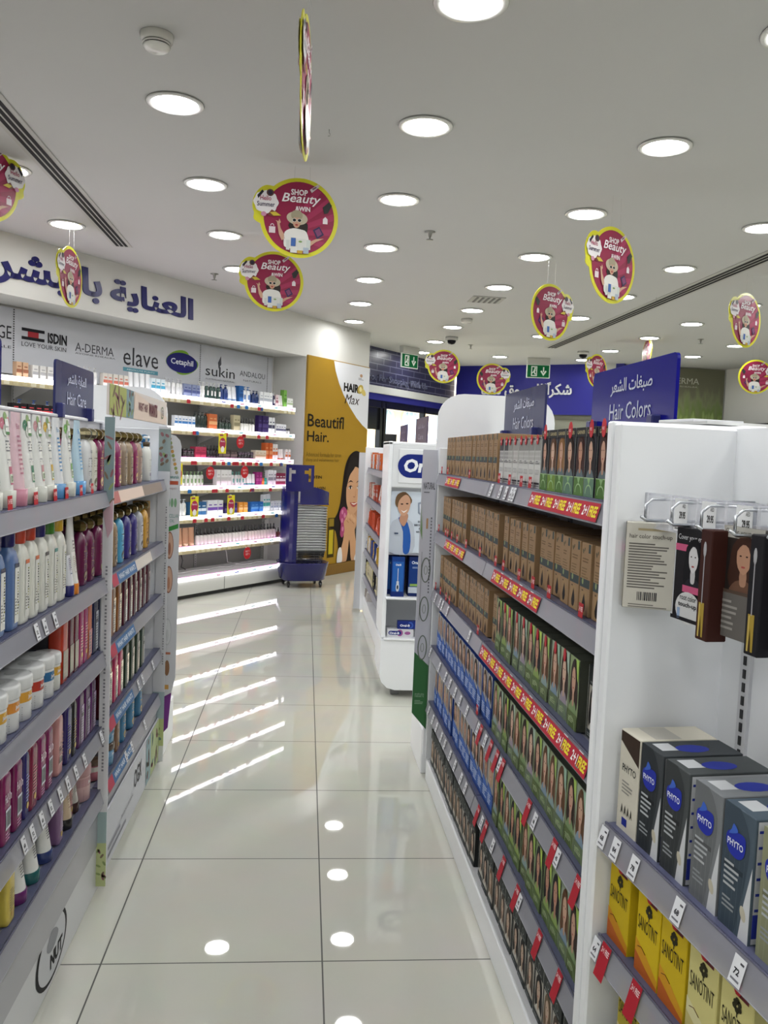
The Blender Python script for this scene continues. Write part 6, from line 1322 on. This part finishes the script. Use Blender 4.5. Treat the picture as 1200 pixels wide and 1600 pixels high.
# ------------------------------------------------------------------ hanging promotion discs
def promo_art(b, fr, s, thick):
    """printed face; s = +1 badge to the left, -1 badge to the right"""
    Rr = .2; b.L = .0009
    b.ell(fr, 0, 0, Rr*.9, Rr*.905, '#8e1d44', 1, 48)
    for k in range(5):
        a0 = -.9+k*.45; b.poly(fr, [(Rr*.88*math.cos(a0), Rr*.88*math.sin(a0)), (Rr*.88*math.cos(a0+.2), Rr*.88*math.sin(a0+.2)), (-Rr*.3, -Rr*.35), (-Rr*.3, -Rr*.45)], '#a32a55', 2)
    b.text(fr, 'SHOP', -.045, .112, .085, .030, '#ece4e8', 4, .03); b.text(fr, 'Beauty', -.095, .062, .19, .058, '#f2ecf0', 5, .012, .3); b.text(fr, '&WIN', -.02, .034, .075, .024, '#ece4e8', 4, .03)
    # woman with hat
    P_ = lambda pts, c_, l, n=3: b.poly(fr, smooth_loop(pts, n), c_, l)
    P_([(-.05, -.03), (-.04, -.07), (-.03, -.1), (.03, -.11), (.045, -.06), (.035, -.02)], '#231a18', 4)
    b.ell(fr, -.01, -.003, .054, .033, '#bdb29c', 5, 22, rot=-.08); b.ell(fr, -.012, .012, .03, .026, '#a59a82', 6, 16)
    b.ell(fr, -.012, -.022, .020, .030, '#c79c84', 7, 16); b.poly(fr, [(-.034, .0), (.012, .0), (.016, .012), (-.03, .016)], '#a59a82', 8)
    for e in (-.024, .002): b.ell(fr, e, -.014, .0115, .0095, '#e4e2dc', 9, 12); b.ell(fr, e, -.014, .0092, .0076, '#1c1a1c', 10, 10)
    b.ell(fr, -.012, -.037, .008, .005, '#a8403c', 9, 8)
    P_([(-.07, -.075), (-.03, -.055), (.01, -.058), (.04, -.07), (.055, -.12), (.05, -.155), (-.06, -.155), (-.075, -.12)], '#dcdad6', 8)
    b.poly(fr, [(-.075, -.085), (-.092, -.06), (-.1, -.03), (-.112, -.028), (-.1, -.09), (-.085, -.12), (-.07, -.11)], '#c79c84', 8); b.poly(fr, [(-.1, -.04), (-.12, -.022), (-.104, -.026), (-.1, -.012), (-.092, -.03)], '#c79c84', 9)
    b.poly(fr, [(.05, -.12), (.09, -.1), (.13, -.095), (.09, -.115), (.06, -.14)], '#c79c84', 8)
    b.rect(fr, -.038, -.145, .024, .042, '#3b62a8', 10); b.rect(fr, -.012, -.165, .05, .06, '#cfd0cc', 9); b.rect(fr, .04, -.158, .022, .05, '#c3cac6', 10); b.rect(fr, -.04, -.178, .034, .03, '#d6d6d2', 10); b.rect(fr, -.004, -.18, .026, .016, '#c09a34', 11); b.rect(fr, .026, -.178, .028, .03, '#a3aec0', 11); b.ell(fr, .01, -.12, .01, .005, '#7a9a58', 11, 8)
    b.rect(fr, -.062, -.165, .018, .05, '#c9ccc8', 10)
    # scattered objects, mirrored with the badge
    m = lambda a: a*s
    b.poly(fr, [(m(.118), .062), (m(.150), .092), (m(.166), .075), (m(.146), .035), (m(.128), .03)], '#2b2a2c', 4)
    b.poly(fr, [(m(.072), -.055), (m(.105), -.035), (m(.13), -.075), (m(.095), -.1)], '#2a2350', 4); b.poly(fr, [(m(.082), -.058), (m(.104), -.045), (m(.12), -.072), (m(.098), -.088)], '#7a3a68', 5)
    b.poly(fr, [(m(.122), -.02), (m(.122), .004), (m(.134), .016), (m(.146), .004), (m(.146), -.02)], '#e6dde2', 4)
    b.rect(fr, m(-.135)-.016, -.085, .032, .032, '#d8c9cf', 4); b.ring(fr, m(-.135), -.05, .01, .012, .004, '#d8c9cf', 4, 10, 0, math.pi)
    b.poly(fr, [(.05, .145), (.09, .175), (.1, .165), (.06, .13)], '#c9bcc2', 5); b.poly(fr, [(.06, .15), (.08, .163), (.085, .157), (.066, .144)], '#7c5a68', 6)
    # badge
    bx, bz = m(-.17), .065
    b.poly(fr, [(bx+.062*math.cos(2*math.pi*k/32)*(1+.05*math.cos(k*math.pi/2)), bz+.056*math.sin(2*math.pi*k/32)*(1+.05*math.cos(k*math.pi/2))) for k in range(32)], '#e4e0e2', 6)
    b.text(fr, 'Hello', bx-.03, bz+.008, .056, .024, '#a3385c', 8, .01); b.text(fr, 'Summer', bx-.045, bz-.022, .09, .024, '#33284c', 8, .01)
    b.ell(fr, bx+.02*s, bz+.048, .019, .018, '#5c3a34', 8, 12); b.ell(fr, bx+.02*s, bz+.048, .012, .012, '#2a2338', 9, 10); b.poly(fr, [(bx-.045*s, bz+.03), (bx-.02*s, bz+.06), (bx-.012*s, bz+.05), (bx-.04*s, bz+.015)], '#23212a', 8)
    b.poly(fr, [(bx+.01*s, bz-.06), (bx+.03*s, bz-.035), (bx+.07*s, bz-.055), (bx+.03*s, bz-.07)], '#7a4434', 8); b.poly(fr, [(bx+.02*s, bz-.05), (bx+.05*s, bz-.045), (bx+.078*s, bz-.062), (bx+.04*s, bz-.066)], '#c9b43a', 9); b.ell(fr, bx-.01*s, bz-.06, .014, .012, '#c78aa4', 8, 10)
def disc_proto():
    b = MB()
    pts = []
    def rad(t):
        r = .2
        d1 = abs((t-R(158)+math.pi) % (2*math.pi)-math.pi); r += .048*max(0, 1-(d1/R(24))**2)**.5
        d2 = abs((t-R(183)+math.pi) % (2*math.pi)-math.pi); r = max(r, .2+.032*max(0, 1-(d2/R(7))**2)**.5)
        return r
    for k in range(120):
        t = 2*math.pi*k/120; r = rad(t); pts.append((r*math.cos(t), r*math.sin(t)))
    b.prism(Fr((0, .0015, 0), (1, 0, 0), (0, 0, 1)), pts, .003, '#cfcb2a')
    promo_art(b, front(-.0016), 1, 0); promo_art(b, back(.0016), -1, 0)
    st = MB(); 
    for x in (-.03, .05): st.tube([(x, 0, .19), (x*.9, 0, .36)], .0005, '#e8e8e8', 4)
    return b.build('x', SATIN, link=False), [('hanging_thread', st.build('x', CLEAR, link=False))]
DP = disc_proto()
# position, yaw of the front face (0 = towards the camera), label
DISC = [((-.08, 4.48, 2.60), 4, 'largest hanging promotion disc, facing the camera over the aisle'), ((-.26, 5.92, 2.55), 6, 'hanging promotion disc just behind and below the largest one'),
        ((-.04, 2.67, 2.50), 86, 'nearest promotion disc seen edge-on above the aisle'), ((-1.65, 4.55, 2.70), -121, 'promotion disc cut by the left photo edge'), ((-1.62, 5.99, 2.51), 83, 'narrow turned promotion disc before the Arabic fascia lettering'),
        ((1.59, 4.5, 2.47), 34, 'tall turned promotion disc highest on the right side'), ((1.71, 6.07, 2.48), -149, 'promotion disc with badge on its right, left of the slot diffuser'), ((3.22, 6.15, 2.52), 32, 'glare-struck promotion disc near the right photo edge'),
        ((5.24, 9.69, 2.51), 170, 'promotion disc cut by the right photo edge before the white wall'), ((1.62, 10.3, 2.505), 3, 'promotion disc hanging before the brick fascia'), ((2.37, 11.0, 2.45), 175, 'promotion disc partly behind the white end display before the blue fascia'),
        ((3.44, 10.05, 2.52), 36, 'promotion disc partly behind the bright navy sign'), ((3.9, 9.7, 2.68), 82, 'edge-on promotion disc above the bright navy sign')]
for (p, yaw, l_) in DISC: place(DP, 'promotion_disc', l_, 'hanging sign', p, R(yaw), 'hanging shop beauty promotion discs')
hk = MB(); hk.tube([(0, 0, 0), (0, 0, -.015), (.006, 0, -.022), (.004, 0, -.03), (-.004, 0, -.03)], .0012, '#7c7c78', 5)
HK = (hk.build('x', METAL, link=False), [])
for k, (x, y, l_) in enumerate(((2.45, 6.45, 'beside the tall turned disc'), (2.95, 7.2, 'beside the slot diffuser'), (.05, 3.95, 'left of the largest disc'))): place(HK, 'ceiling_hook', f'tiny empty wire ceiling hook {l_}', 'hook', (x, y, H), 0, 'empty ceiling hooks')
